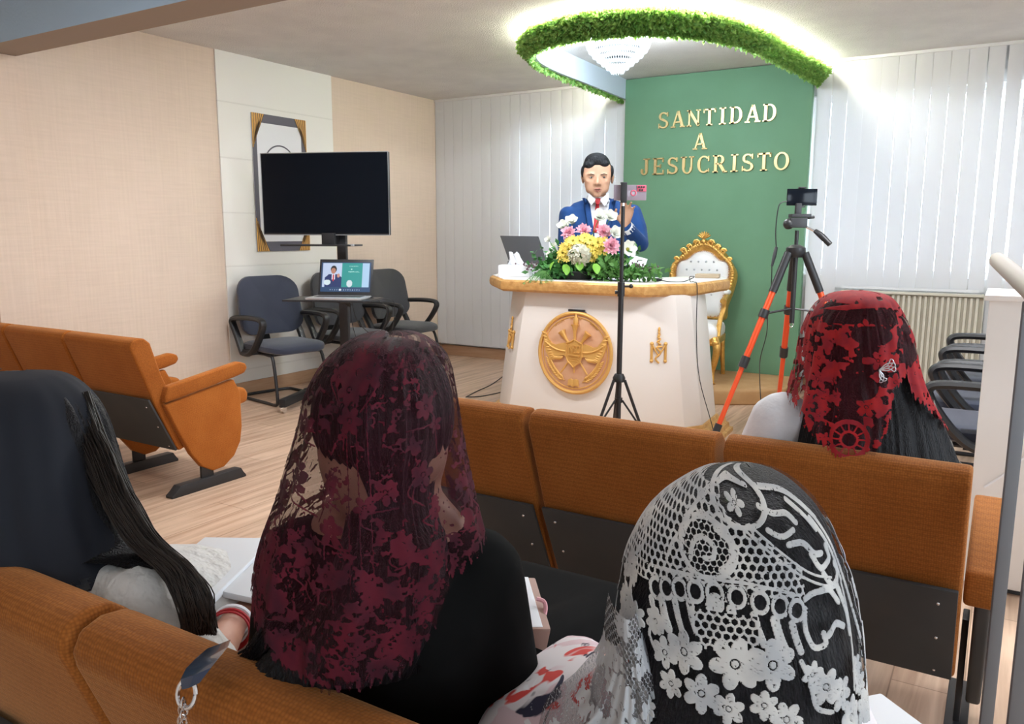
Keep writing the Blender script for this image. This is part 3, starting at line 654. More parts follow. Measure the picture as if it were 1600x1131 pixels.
# tiny raised lettering round the top of the medallion
b = MB(); rs = random.Random(2)
for a0, a1, n in ((62, 46, 7), (99, 81, 7), (131, 113, 7)):
    for k in range(n):
        a = math.radians(a0 + (a1 - a0) * k / (n - 1)); c = Vector(((RM - .038) * math.cos(a), (RM - .038) * math.sin(a)))
        q = MB(); letter('IEANSTCR'[rs.randrange(8)], q, .2); bmesh.ops.transform(q.bm, matrix=Matrix.Translation((c.x, c.y, .019)) @ Matrix.Rotation(a - PI / 2, 4, 'Z') @ Matrix.Diagonal((.008, .011, .03, 1)) @ Matrix.Translation((-.4, -.5, 0)), verts=q.bm.verts); b.add(q.bm); q.bm.free()
on(FM, b, 'relief_lettering', M_reliefgold, md, smooth=False)
b = MB(); b.box((0, RM + .012, .014), (.115, .014, .024)); on(FM, b, 'hanging_bracket', M_blackmetal, pu, bevel=.004)
# monogram plaques of the two chamfered faces
def mono(M, sc):
    b = MB()
    for x in (-.042, .042): b.tube([(x, -.06, .006), (x, .045, .006)], .0085, 8); b.ell((x, .045, .006), .013, u=8, v=6); b.ell((x, -.062, .006), .012, u=8, v=6)
    b.tube([(-.042, .04, .008), (0, -.03, .012), (.042, .04, .008)], .008, 8)
    b.tube(smoothpath([(.022, .03, .012), (-.012, .022, .014), (.012, -.01, .014), (-.018, -.045, .014), (.004, -.075, .012)], 5), .006, 8)
    b.tube([(.0, .02, .01), (0, .13, .01)], .006, 8)
    for k in range(5): leafp(0, .05 + k * .016, .5 if k % 2 else -.5, .036 - k * .004, .012, b, .012, .008)
    b.ell((0, .135, .01), (.008, .016, .008), u=8, v=6)
    bmesh.ops.scale(b.bm, vec=(sc, sc, 1), verts=b.bm.verts); return on(M, b, 'monogram_plaque', M_reliefgold, pu)
mono(frame_on(b3[1], b3[2], (t3[1], t3[2]), .48, .60), 1.0)
mono(frame_on(b3[7], b3[0], (t3[7], t3[0]), .40, .60), 1.0)
# ------------------------------------------------------------------ office chairs on sled frames
def office_chair(fab, label, group):
    t = thing('office_chair', label, 'office chair', (0, 0, 0), 0, group)          # faces +Y
    def pad(w_, h_, r, d, crown):
        pts = []
        for cx, cy, a0 in ((w_ / 2 - r, h_ / 2 - r, 0), (-w_ / 2 + r, h_ / 2 - r, 90), (-w_ / 2 + r * .8, -h_ / 2 + r * .8, 180), (w_ / 2 - r * .8, -h_ / 2 + r * .8, 270)):
            pts += arc((cx, cy), r if a0 < 180 else r * .8, math.radians(a0), math.radians(a0 + 90), 6)
        g = MB(); rings_ = []
        for s_, z in ((.90, 0), (.985, d * .2), (1, d * .5), (.985, d * .8), (.90, d), (.6, d + crown * .7), (.2, d + crown)):
            rings_.append([g.bm.verts.new((x * s_, y * s_, z)) for x, y in pts])
        g.skin(rings_); return g
    g = pad(.50, .47, .13, .05, .012)
    for v in g.bm.verts:                                            # backrest narrows upwards and curves round the sitter
        v.co.x *= 1.04 - .22 * max(0, v.co.y + .05)
        v.co.z += .9 * v.co.x ** 2
    bmesh.ops.transform(g.bm, matrix=Matrix.Translation((0, -.235, .735)) @ Matrix.Rotation(math.radians(90 + 9), 4, 'X') @ Matrix.Rotation(PI, 4, 'Y') @ Matrix.Scale(-1, 4, (1, 0, 0)), verts=g.bm.verts)
    g.build('backrest', fab, t, world=False)
    g = pad(.48, .46, .12, .06, .010)
    for v in g.bm.verts: v.co.z -= .35 * max(0, v.co.y - .1) ** 2 * 3
    bmesh.ops.transform(g.bm, matrix=Matrix.Translation((0, .02, .405)), verts=g.bm.verts); g.build('seat', fab, t, world=False)
    g = MB(); g.box((0, .0, .395), (.40, .38, .025)); g.build('seat_shell', M_plastic, t, .01, world=False)
    g = MB(); g.prism([(-.29, .62), (-.275, .63), (-.225, .47), (-.19, .40), (-.05, .385), (-.05, .37), (-.22, .375), (-.26, .44)][::-1], .07, YZ(-.035)); g.build('back_bracket', M_plastic, t, .006, world=False)
    for sx in (-1, 1):
        x = sx * .262
        g = MB(); g.tube(smoothpath([(x, -.12, .40), (x, -.17, .50), (x, -.225, .595), (x, -.235, .63), (x, -.19, .655), (x, -.02, .668), (x, .12, .665), (x, .165, .645), (x, .16, .60), (x, .10, .50), (x, .03, .42), (x, -.04, .385), (x, -.10, .385)], 5, True) + [Vector((x, -.12, .40))], .022, 8, False, flat=(1.3, .95))
        g.box((sx * .235, -.04, .40), (.07, .14, .03)); g.build('armrest', M_plastic, t, world=False)
    fr = smoothpath([(-.19, -.05, .385), (-.20, .12, .385), (-.205, .185, .35), (-.215, .235, .06), (-.215, .20, .013), (-.215, .1, .012), (-.215, -.2, .012), (-.20, -.26, .012), (-.12, -.28, .012), (.12, -.28, .012), (.20, -.26, .012), (.215, -.2, .012), (.215, .1, .012), (.215, .20, .013), (.215, .235, .06), (.205, .185, .35), (.20, .12, .385), (.19, -.05, .385)], 4)
    MB().tube(fr, .012, 8).build('sled_frame', M_blackmetal, t, world=False)
    return t
oc = office_chair(M_navy, 'navy office armchair at the far left against the white brick strip', 'office chairs along the left wall')
oc.location = (-4.86, 4.47, 0); oc.rotation_euler.z = math.radians(-101)
for q in (oc,): q.scale = (1.08, 1.12, 1)
oc2 = office_chair(M_greyfab, 'charcoal office armchair partly hidden behind the laptop stand', 'office chairs along the left wall'); oc2.location = (-4.86, 5.26, 0); oc2.rotation_euler.z = math.radians(-96); oc2.scale = (1.08, 1.12, 1)
o3 = dup(oc2, (-4.86, 5.98, 0), math.radians(-88), 'charcoal office armchair nearest the back corner'); 
for y, lb in ((4.32, 'blue-grey office armchair nearest the white cabinet by the radiator'), (5.03, 'middle office armchair of the row before the radiator'), (5.74, 'office armchair farthest back beside the radiator')):
    q = dup(oc, (-.07, y - .08, 0), math.radians(92), lb); q['group'] = 'office chairs by the radiator'

# ------------------------------------------------------------------ television on its wheeled stand, laptop on the tray
tvx = Vector((.935, .355, 0)).normalized(); tvn = Vector((tvx.y, -tvx.x, 0))
TVC = Vector((-4.365, 4.475, 1.60)); TM = Matrix(((tvx.x, 0, tvn.x, TVC.x), (tvx.y, 0, tvn.y, TVC.y), (0, 1, 0, TVC.z), (0, 0, 0, 1)))
tv = thing('television', 'large switched-off flat television on a black stand', 'television', TVC + Vector((0, 0, -.3)))
def inM(M, b, name, m, parent, **k): return on(M, b, name, m, parent, **k)
inM(TM, MB().box((0, 0, -.02), (1.0, .60, .035)), 'casing', M_plastic, tv, bevel=.004)
inM(TM, MB().box((0, .004, -.001), (.985, .58, .004)), 'screen', M_screen, tv, smooth=False)
inM(TM, MB().tube([(-.5, -.3, .001), (-.5, .3, .001), (.5, .3, .001), (.5, -.3, .001), (-.5, -.3, .001)], .0035, 6, False), 'silver_edge', M_silver, tv, smooth=False)
st = thing('television_stand', 'black wheeled television stand with pole, shelf and laptop tray', 'television stand', (-4.29, 4.42, 0))
PB = Vector((-4.30, 4.58, 0)); 
MB().box((PB.x, PB.y, .80), (.07, .045, 1.5), (0, 0, math.atan2(tvx.y, tvx.x))).build('pole', M_blackmetal, st, .005)
inM(TM, MB().box((.03, 0, -.07), (.42, .30, .03)), 'screen_mount', M_blackmetal, st, bevel=.004)
inM(TM, MB().box((.03, -.33, -.01), (.10, .09, .09)), 'mount_neck', M_blackmetal, st, bevel=.004)
for dx in (-.33, .33):
    c = PB + tvx * dx; g = MB(); g.box((c.x + tvn.x * .12, c.y + tvn.y * .12, .075), (.05, .62, .06), (0, 0, math.atan2(tvx.y, tvx.x))); g.build('foot', M_blackmetal, st, .004)
    for s_ in (-.17, .41):
        cc = c + tvn * s_; g = MB(); g.lathe([(0, -.012), (.024, -.012), (.027, 0), (.024, .012), (0, .012)], (cc.x, cc.y, .027), 16, rot=Matrix.Rotation(PI / 2, 3, 'Y')); g.box((cc.x, cc.y, .048), (.03, .03, .012)); g.build('caster', M_chrome, st)
c = PB; MB().box((c.x, c.y, .085), (.70, .05, .05), (0, 0, math.atan2(tvx.y, tvx.x))).build('cross_bar', M_blackmetal, st, .004)
sh_ = Matrix(((tvx.x, -tvn.x, 0, 0), (tvx.y, -tvn.y, 0, 0), (0, 0, 1, 0), (0, 0, 0, 1)))
c = at(503, 383, 5.9); MB().box((0, 0, 0), (.54, .26, .012)).bm  # noqa (discarded)
g = MB(); g.box((0, 0, 0), (.54, .24, .012)); inM(Matrix.Translation(c) @ sh_, g, 'shelf', M_plastic, st, bevel=.003)
g = MB(); g.box((.27, -.10, .004), (.03, .03, .014)); inM(Matrix.Translation(c) @ sh_, g, 'shelf_clip', M_silver, st)
tray = onz(520, 468, .86); ty = math.atan2(rt.y, rt.x) - .12
TY = Matrix.Translation((tray.x, tray.y, .855)) @ Matrix.Rotation(ty, 4, 'Z')
g = MB(); g.box((-.02, .08, 0), (.62, .34, .012)); inM(TY, g, 'tray', M_plastic, st, bevel=.003)
g = MB(); g.tube([(.0, .12, -.01), (-.02, .30, -.03), (0.0, .36, -.06)], .02, 8); inM(TY, g, 'tray_arm', M_blackmetal, st)
lp = thing('laptop', 'open laptop on the stand tray showing the video call', 'laptop', (tray.x, tray.y, .861), ty)
LT = TY @ Matrix.Translation((.03, .0, .007))
g = MB(); g.box((0, .04, .008), (.395, .245, .016)); inM(LT, g, 'base', M_silver, lp, bevel=.004)
g = MB(); g.box((0, .05, .0168), (.33, .11, .002)); inM(LT, g, 'keyboard', M_board, lp, smooth=False)
SM = LT @ Matrix.Translation((0, .165, .016)) @ Matrix.Rotation(math.radians(90 - 16), 4, 'X')
g = MB(); g.box((0, .13, -.005), (.395, .262, .008)); inM(SM, g, 'lid', M_plastic, lp, bevel=.003)
# the call on the screen: picture stored per vertex
def grid_plane(w_, h_, nx, ny):
    P_ = [(w_ * (i / nx - .5), h_ * (j / ny), 0) for j in range(ny + 1) for i in range(nx + 1)]
    F_ = [(j * (nx + 1) + i, j * (nx + 1) + i + 1, (j + 1) * (nx + 1) + i + 1, (j + 1) * (nx + 1) + i) for j in range(ny) for i in range(nx)]
    me = bpy.data.meshes.new('g'); me.from_pydata(P_, [], F_); return me
me = grid_plane(.365, .215, 150, 90); nx, ny = 150, 90
U, V = np.meshgrid(np.linspace(0, 1, nx + 1), np.linspace(0, 1, ny + 1))
C_ = np.zeros((ny + 1, nx + 1, 4)); C_[..., 3] = 1
def fill(mask, c): C_[mask, :3] = c
fill(V >= 0, (.02, .06, .14)); fill((V > .16) & (V < .97) & (U < .42) & (U > .03), (.45, .55, .72)); fill((V > .16) & (V < .97) & (U >= .42) & (U < .83), (.02, .27, .25)); fill((V > .16) & (V < .97) & (U >= .83) & (U < .97), (.35, .52, .7))
el = lambda cx, cy, rx, ry: ((U - cx) / rx) ** 2 + ((V - cy) / ry) ** 2 < 1
fill((abs(U - .25) < .17 * np.clip((.62 - V) / .25 + .45, 0, 1)) & (V < .60) & (V > .16), (.012, .03, .12)); fill(el(.25, .76, .060, .125), (.01, .01, .012)); fill(el(.245, .71, .047, .10), (.42, .2, .13))
fill(el(.35, .55, .03, .07), (.5, .25, .18)); fill((abs(U - .25) < .035) & (V > .42) & (V < .6), (.7, .72, .8)); fill((abs(U - .25) < .012) & (V > .36) & (V < .58), (.5, .03, .05))
fill(el(.13, .32, .07, .09), (.6, .72, .75)); fill(el(.58, .28, .06, .12), (.55, .65, .68))
rs = np.random.RandomState(1); txt = (rs.rand(ny + 1, nx + 1) > .5)
fill(txt & (V > .66) & (V < .70) & (U > .55) & (U < .78), (.45, .75, .7)); fill(txt & (V > .85) & (V < .88) & (U > .56) & (U < .74), (.3, .6, .55)); fill((V > .75) & (V < .78) & (abs(U - .61) < .012), (.45, .75, .7))
for k in range(14): fill(el(.2 + k * .045, .07, .008, .018), (.4, .5, .65))
fill(el(.4, .07, .02, .035), (.7, .75, .8))
C_[..., :3] *= .62
ca = me.color_attributes.new('tint', 'FLOAT_COLOR', 'POINT'); ca.data.foreach_set('color', C_.reshape(-1).astype(np.float32))
me.transform(SM @ Matrix.Translation((0, .024, .0005))); link('screen', me, attr_col('lit_laptop_screen', .3, emit=.45), lp, False)
cab = [TY @ Vector(v) for v in ((.10, .1, -.01), (.13, .14, -.16), (.22, .2, -.26), (.30, .22, -.2), (.32, .2, -.06), (.24, .14, .01), (.18, .12, .012))]
tag(MB().tube(smoothpath(cab, 6), .003, 6).build('laptop_cable', M_plastic), 'black cable looping below the laptop tray', 'cable')
cab = [TY @ Vector(v) for v in ((.08, .12, -.01), (.09, .16, -.22), (.15, .2, -.4), (.25, .22, -.42), (.35, .22, -.25), (.38, .2, -.03), (.3, .16, .006))]
tag(MB().tube(smoothpath(cab, 6), .0025, 6).build('laptop_cable', M_plastic), 'longer black cable hanging from the right end of the laptop tray', 'cable')

# ------------------------------------------------------------------ banner behind the television
bn = thing('banner', 'white banner with grey and gold border hanging behind the television', 'banner', (XL + .022, 4.87, 1.16))
y0, y1, z0, z1 = 4.575, 5.16, 1.163, 2.262
BMx = Matrix(((0, 0, 1, XL + .02), (1, 0, 0, 0), (0, 1, 0, 0), (0, 0, 0, 1)))      # X along +Y, Y up, Z off the wall
M_ban = mat('white_banner', (.74, .74, .76), .6); M_bgrey = mat('slate_border', (.10, .095, .12), .6); M_bgold = mat('gold_drape_print', (.62, .33, .08), .5); M_bdark = mat('dark_gold_print', (.10, .05, .02), .5)
inM(BMx, MB().box(((y0 + y1) / 2, (z0 + z1) / 2, 0), (y1 - y0, z1 - z0, .004)), 'sheet', M_ban, bn, smooth=False)
g = MB()
for c_, s_ in ((((y0 + y1) / 2, z1 - .035), (y1 - y0, .07)), (((y0 + y1) / 2, z0 + .04), (y1 - y0, .08)), ((y0 + .022, (z0 + z1) / 2), (.044, z1 - z0)), ((y1 - .028, (z0 + z1) / 2), (.056, z1 - z0))): g.box((c_[0], c_[1], .003), (s_[0], s_[1], .002))
inM(BMx, g, 'border', M_bgrey, bn, smooth=False)
for (cy, cz, sy, sz) in ((y0, z1, 1, -1), (y1, z1, -1, -1), (y0, z0, 1, 1), (y1, z0, -1, 1)):
    g, gd = MB(), MB()
    for k in range(6):
        a0, a1 = k * .022, k * .022 + .014; ln = .27 - k * .025
        poly = [(cy + sy * a0, cz), (cy + sy * (a0 + .02), cz), (cy + sy * max(.008, a1 * .45), cz + sz * ln), (cy + sy * a0 * .3, cz + sz * ln)]
        if sy * sz > 0: poly = poly
        g.prism(poly, .002, Matrix.Translation((0, 0, .004)))
        gd.prism([(cy + sy * (a0 + .016), cz), (cy + sy * (a0 + .021), cz), (cy + sy * (a1 * .45 + .003), cz + sz * ln), (cy + sy * (a1 * .45), cz + sz * ln)], .002, Matrix.Translation((0, 0, .006)))
    inM(BMx, g, 'drape_print', M_bgold, bn, smooth=False); inM(BMx, gd, 'drape_fold', M_bdark, bn, smooth=False)
g = MB(); cc = (ony(436, 262, 5).y, 1.86); cc = (4.86, 1.855)
g.tube([(cc[0] + .17 * math.cos(a * PI / 24), cc[1] + .17 * math.sin(a * PI / 24), .004) for a in range(49)], .006, 6, False, flat=(1, .4))
bar(g, (cc[0] - .075, cc[1] + .085), (cc[0] - .02, cc[1] + .085), .022, .006); bar(g, (cc[0] - .07, cc[1] + .09), (cc[0] - .075, cc[1] + .035), .018, .006); arcbar(g, (cc[0] - .055, cc[1]), .04, .045, -130, 100, .017, .006)
arcbar(g, (cc[0] + .055, cc[1]), .042, .045, 0, 360, .017, .006); arcbar(g, (cc[0] + .085, cc[1] + .01), .075, .085, 105, 190, .018, .006)
inM(BMx, g, 'number_roundel', M_bgrey, bn, smooth=False)

# ------------------------------------------------------------------ gilded throne on the dais
tr = thing('throne', 'ornate gilded armchair with white tufted upholstery on the dais', 'armchair', (-2.20, 6.52, .12), math.radians(6))
def back_outline(w_, z0_, zt, n=40, crest=.10):
    """half outline from the bottom centre round to the top centre, mirrored"""
    pts = []
    for k in range(n + 1):
        t_ = k / n
        pts.append(t_)
    ctl = [(0, z0_), (w_ * .36, z0_), (w_ * .40, z0_ + .12), (w_ * .47, z0_ + .26), (w_ * .50, z0_ + .38), (w_ * .45, z0_ + .46), (w_ * .30, zt - crest * .85), (w_ * .16, zt - crest * .25), (0, zt)]
    hf = smoothpath([(x, z, 0) for x, z in ctl], 5)
    return [(p.x, p.y) for p in hf] + [(-p.x, p.y) for p in reversed(hf[1:-1])]
BR = Matrix.Translation((0, .20, 0)) @ Matrix.Rotation(math.radians(-8), 4, 'X')
def vert(M): return M @ Matrix(((1, 0, 0, 0), (0, 0, 1, 0), (0, 1, 0, 0), (0, 0, 0, 1)))
outl = back_outline(.46, .50, 1.06, crest=.09); big = back_outline(.58, .47, 1.155, crest=.12)
g = MB(); rr = []
for s_, y in ((1.0, .0), (1.0, -.03), (.93, -.05), (.78, -.062), (.5, -.066)):
    rr.append([g.bm.verts.new(BR @ Vector((x * s_, y, .78 + (z - .78) * s_))) for x, z in outl])
g.skin(rr); tuft = g.build('back_cushion', M_leather, tr, world=False)
g = MB(); rr = []
for a, b_, y in ((0, 0, -.035), (.35, 0, -.06), (.7, 0, -.055), (1, 0, -.025), (1, 0, .02), (0, 0, .02)):
    rr.append([g.bm.verts.new(BR @ Vector((p[0] + (q[0] - p[0]) * a, y, p[1] + (q[1] - p[1]) * a))) for p, q in zip(outl, big)])
g.skin(rr, caps=False)
g.skin([rr[-1], rr[0]], caps=False)
g.build('back_frame', M_gold, tr, world=False)
g = MB(); random.seed(5)                                            # carved scrolls and shell round the crest
for k in range(len(big)):
    if big[k][1] > .72:
        x, z = (big[k][0] + outl[k][0]) / 2, (big[k][1] + outl[k][1]) / 2
        g.ell(BR @ Vector((x, -.065, z)), (.020, .014, .015), Matrix.Rotation(random.uniform(0, 3), 3, 'Y'), 8, 6)
for sx in (-1, 1):
    for (x, z, r_) in ((.06, 1.12, .030), (.12, 1.085, .026), (.17, 1.05, .028), (.225, .98, .022)):
        sp = [BR @ Vector((sx * (x + r_ * (1 - q / 14) * math.cos(q * .8)), -.06, z + r_ * (1 - q / 14) * math.sin(q * .8))) for q in range(12)]
        g.tube(sp, .009, 6)
for k in range(7):
    a = math.radians(30 + 20 * k); g.ell(BR @ Vector((.035 * math.cos(a), -.065, 1.155 + .035 * math.sin(a))), (.009, .012, .030), Matrix.Rotation(PI / 2 - a, 3, 'Y'), 8, 6)
g.ell(BR @ Vector((0, -.07, 1.13)), (.022, .018, .026)); g.build('crest_carving', M_gold, tr, world=False)
for r_ in range(5):
    for k in range(4 if r_ % 2 == 0 else 5):
        x = (k - (1.5 if r_ % 2 == 0 else 2)) * .065; z = .96 - r_ * .07
        MB().ell(BR @ Vector((x, -.066, z)), (.009, .006, .009), u=10, v=6).build('button', M_silver, tr, world=False)
g = MB()
for k in range(0, len(outl)):
    x, z = outl[k]; g.ell(BR @ Vector((x * .985, -.05, .78 + (z - .78) * .985)), .0055, u=6, v=4)
g.build('nail_trim', M_bronze, tr, world=False)
g = MB(); pr = [(.25, -.26), (.235, .18), (-.235, .18), (-.25, -.26), (-.15, -.285), (0, -.29), (.15, -.285)]
rr = []
for s_, z in ((.97, .355), (1.0, .375), (1.0, .42), (.96, .455), (.8, .478), (.4, .488)): rr.append([g.bm.verts.new((x * s_, (y + .05) * s_ - .05, z)) for x, y in pr[::-1]])
g.skin(rr); g.build('seat_cushion', M_leather, tr, .008, 3, world=False)
g = MB(); g.prism([(x * 1.02, y * 1.02) for x, y in pr], .05, Matrix.Translation((0, 0, .31)));
for k in range(-5, 6): g.ell((k * .045, -.295, .325), (.02, .012, .014), u=8, v=6)
g.build('apron', M_gold, tr, .008, 2, world=False)
for sx in (-1, 1):
    lg = smoothpath([(sx * .235, -.255, .36), (sx * .262, -.29, .30), (sx * .25, -.275, .2), (sx * .225, -.25, .1), (sx * .23, -.265, .03), (sx * .235, -.28, .0)], 6)
    g = MB(); n = len(lg); g.tube(lg, [.040 - .026 * (k / n) ** .7 + (.010 if k > n - 4 else 0) for k in range(n)], 10); g.ell((sx * .25, -.30, .335), (.03, .02, .03)); g.ell((sx * .258, -.305, .27), (.018, .012, .03)); g.build('leg', M_gold, tr, world=False)
    lg = smoothpath([(sx * .21, .19, .36), (sx * .215, .20, .2), (sx * .22, .25, .0)], 6); MB().tube(lg, [.026 - .01 * k / len(lg) for k in range(len(lg))], 8).build('leg', M_gold, tr, world=False)
    ar = smoothpath([(sx * .245, .15, .70), (sx * .275, .0, .705), (sx * .285, -.14, .69), (sx * .28, -.2, .66)], 5); g = MB(); g.tube(ar, [.018, .018, .018, .018, .018, .019, .019, .02, .02, .02, .02, .021, .021, .024, .026, .028][:len(ar)], 8)
    g.tube(smoothpath([(sx * .28, -.15, .69), (sx * .272, -.12, .6), (sx * .255, -.17, .5), (sx * .25, -.21, .38)], 5), .02, 8); g.build('arm', M_gold, tr, world=False)
    MB().ell((sx * .28, -.05, .725), (.028, .10, .022)).build('arm_pad', M_leather, tr, world=False)

# ------------------------------------------------------------------ radiator, cabinet, railing at the right
ra = thing('radiator', 'cream ribbed panel radiator under the right blind', 'radiator', (-.62, 7.0, .12))
M_rad = mat('cream_radiator', (.60, .57, .47), .45); rx0, rx1 = -1.12, -.12
g = MB(); g.box(((rx0 + rx1) / 2, YB - .13, .495), (rx1 - rx0, .012, .72)); g.build('back_plate', M_rad, ra)
g = MB(); n = 25
for k in range(n):
    x = rx0 + .02 + (rx1 - rx0 - .04) * (k + .5) / n
    g.prism([(x - .013, YB - .136), (x - .009, YB - .162), (x + .009, YB - .162), (x + .013, YB - .136)], .70, Matrix.Translation((0, 0, .145)))
g.build('ribs', M_rad, ra)
g = MB(); g.box(((rx0 + rx1) / 2, YB - .145, .862), (rx1 - rx0, .07, .02)); g.build('top_grille', M_rad, ra, .003)
for sx in (rx0 - .002, rx1 + .002): MB().box((sx, YB - .145, .49), (.006, .075, .74)).build('side_cheek', M_rad, ra, .002)
g = MB(); g.tube([(rx0 - .03, YB - .14, .845), (rx0 + .01, YB - .14, .845)], .014, 10); g.ell((rx0 - .04, YB - .14, .845), .02); g.build('valve', M_chrome, ra)
cb = thing('white_cabinet', 'tall white cabinet end at the right edge in front of office chairs', 'cabinet', (.35, 3.55, 0))
MB().box((.40, 3.54, .555), (.88, .40, 1.06)).build('body', M_lacquer, cb, .004)
MB().box((.40, 3.54, 1.095), (.91, .43, .02)).build('top', M_lacquer, cb, .004)
MB().box((.40, 3.55, .0125), (.85, .36, .025)).build('plinth', M_board, cb)
MB().tube(smoothpath([(-.0, 3.336, .40), (.06, 3.336, .46), (.14, 3.336, .56), (.22, 3.336, .6)], 6), .0035, 6).build('panel_seam', M_frame, cb)
M_rail = mat('grey_painted_railing', (.16, .165, .175), .5, metal=.2); M_hand = mat('greige_handrail', (.42, .38, .33), .5)
rl = thing('railing', 'grey metal railing with pale handrail at the right edge', 'railing', (.06, 1.7, 0))
A_, B_ = at(1556, 404, 2.35), at(1690, 520, 1.15)
MB().tube([A_, A_.lerp(B_, .04), B_], [.016, .022, .022], 14).build('handrail', M_hand, rl)
for px, py_, dep, wd in ((1573, 820, 1.62, .028), (1606, 980, 1.5, .04)):
    q = at(px, py_, dep); tz = (q.y - A_.y) / (B_.y - A_.y); zt = A_.z + (B_.z - A_.z) * tz - .0
    MB().box((q.x, q.y, zt / 2 - .01), (wd, .008, zt), (0, 0, YAW)).build('post', M_rail, rl, .004)
# ------------------------------------------------------------------ tripods with phones
def phone(M, label, back, w_=.158, h_=.074):
    t = thing('smartphone', label, 'phone', M @ Vector((0, 0, 0)))
    inM(M, MB().box((0, 0, 0), (w_, h_, .009)), 'case', back, t, bevel=.0035)
    return t
p1 = at(967, 600, 4.05); pole_top = Vector((p1.x, p1.y, 0)); zt = ony(968, 322, p1.y).z
s1 = thing('phone_stand', 'slim black tripod stand with phone before the pulpit', 'tripod', (p1.x, p1.y, 0))
hz = ony(967, 590, p1.y).z
MB().tube([(p1.x, p1.y, .12), (p1.x, p1.y, ony(967, 455, p1.y).z)], .0135, 12).build('lower_pole', M_blackmetal, s1)
MB().tube([(p1.x, p1.y, ony(967, 456, p1.y).z), (p1.x, p1.y, zt)], .0095, 12).build('upper_pole', M_blackmetal, s1)
MB().tube([(p1.x, p1.y, zt), (p1.x, p1.y, zt + .022)], .007, 10).build('screw_head', M_chrome, s1)
zc = ony(967, 447, p1.y).z; g = MB(); g.tube([(p1.x, p1.y, zc - .05), (p1.x, p1.y, zc + .02)], .018, 12); g.tube([Vector((p1.x, p1.y, zc)), Vector((p1.x, p1.y, zc)) + rt * .045], .006, 8); g.ell(Vector((p1.x, p1.y, zc)) + rt * .048, .011); g.tube([Vector((p1.x, p1.y, zc - .03)), Vector((p1.x, p1.y, zc - .03)) - rt * .03], .009, 8); g.build('clamp', M_plastic, s1)
g = MB(); g.lathe([(0, -.02), (.03, -.02), (.032, 0), (.022, .02), (0, .02)], (p1.x, p1.y, hz), 14); g.build('hub', M_plastic, s1)
zs = ony(967, 625, p1.y).z
MB().lathe([(0, -.012), (.02, -.012), (.02, .012), (0, .012)], (p1.x, p1.y, zs), 12).build('brace_collar', M_plastic, s1)
for a in (-2.7, -.45, 1.6):
    d = rt * math.cos(a) + Vector((-rt.y, rt.x, 0)) * math.sin(a); f_ = Vector((p1.x, p1.y, .01)) + d * .26; h_ = Vector((p1.x, p1.y, hz - .01)) + d * .03
    MB().tube([h_, f_], .008, 8).build('leg', M_blackmetal, s1); mid = h_.lerp(f_, .42)
    MB().tube([Vector((p1.x, p1.y, zs)) + d * .02, mid], .005, 6).build('brace', M_blackmetal, s1)
pc = Vector((p1.x, p1.y, zt + .022 + .042)); PHM = Matrix(((rt.x, 0, -fw.x / .987, pc.x), (rt.y, 0, -fw.y / .987, pc.y), (0, 1, 0, pc.z), (0, 0, 0, 1)))
M_ph = mat('pale_mauve_case', (.30, .25, .30), .25, coat=.5); M_pink = mat('pink_camera_surround', (.75, .12, .20), .35)
ph = phone(PHM @ Matrix.Translation((.032, 0, .0)), 'mauve phone with pink camera island clamped on the slim black stand', M_ph)
PO = PHM @ Matrix.Translation((.032, 0, .005))
inM(PO, MB().box((.055, .02, .001), (.045, .030, .003)), 'camera_island', M_pink, ph, bevel=.001)
g = MB()
for x, y in ((.041, .026), (.053, .026), (.065, .026), (.045, .012), (.057, .012)): g.lathe([(0, 0), (.0048, 0), (.0048, .003), (0, .003)], (x, y, .002), 10)
inM(PO, g, 'lens', M_plastic, ph)
inM(PO, MB().tube([(.016 + .012 * math.cos(a * PI / 10), .012 * math.sin(a * PI / 10) - .002, .001) for a in range(21)], .003, 6, False), 'finger_ring', M_pink, ph)
g = MB(); g.box((0, 0, .013), (.03, .095, .012)); g.box((0, .046, .0), (.03, .006, .03)); g.box((0, -.046, .0), (.03, .006, .03)); inM(PHM, g, 'phone_clamp', M_plastic, s1, bevel=.002)

p2 = at(1243, 400, 4.15); X2, Y2 = p2.x, p2.y
s2 = thing('camera_tripod', 'large tripod with orange-red legs and black phone on top', 'tripod', (X2, Y2, 0))
Z = lambda py: ony(1243, py, Y2).z
def VC(x_px, py, dd=0): return at(x_px, py, 4.15 + dd)
cen = lambda z: Vector((X2, Y2, z))
MB().tube([cen(Z(505)), cen(Z(385))], .013, 12).build('centre_column', M_plastic, s2)
MB().tube([cen(Z(385)), cen(Z(360))], .010, 12).build('neck_column', M_plastic, s2)
g = MB(); g.lathe([(0, -.03), (.035, -.03), (.05, -.005), (.048, .02), (.02, .035), (0, .035)], cen(Z(393)), 18); g.build('shoulder', M_plastic, s2)
foots = [VC(1088, 745, -.0), VC(1213, 700, .55), VC(1345, 745, .1)]
foots[0].z = foots[1].z = foots[2].z = .012
fa = [(-math.pi * .90), math.pi * .58, -math.pi * .08]
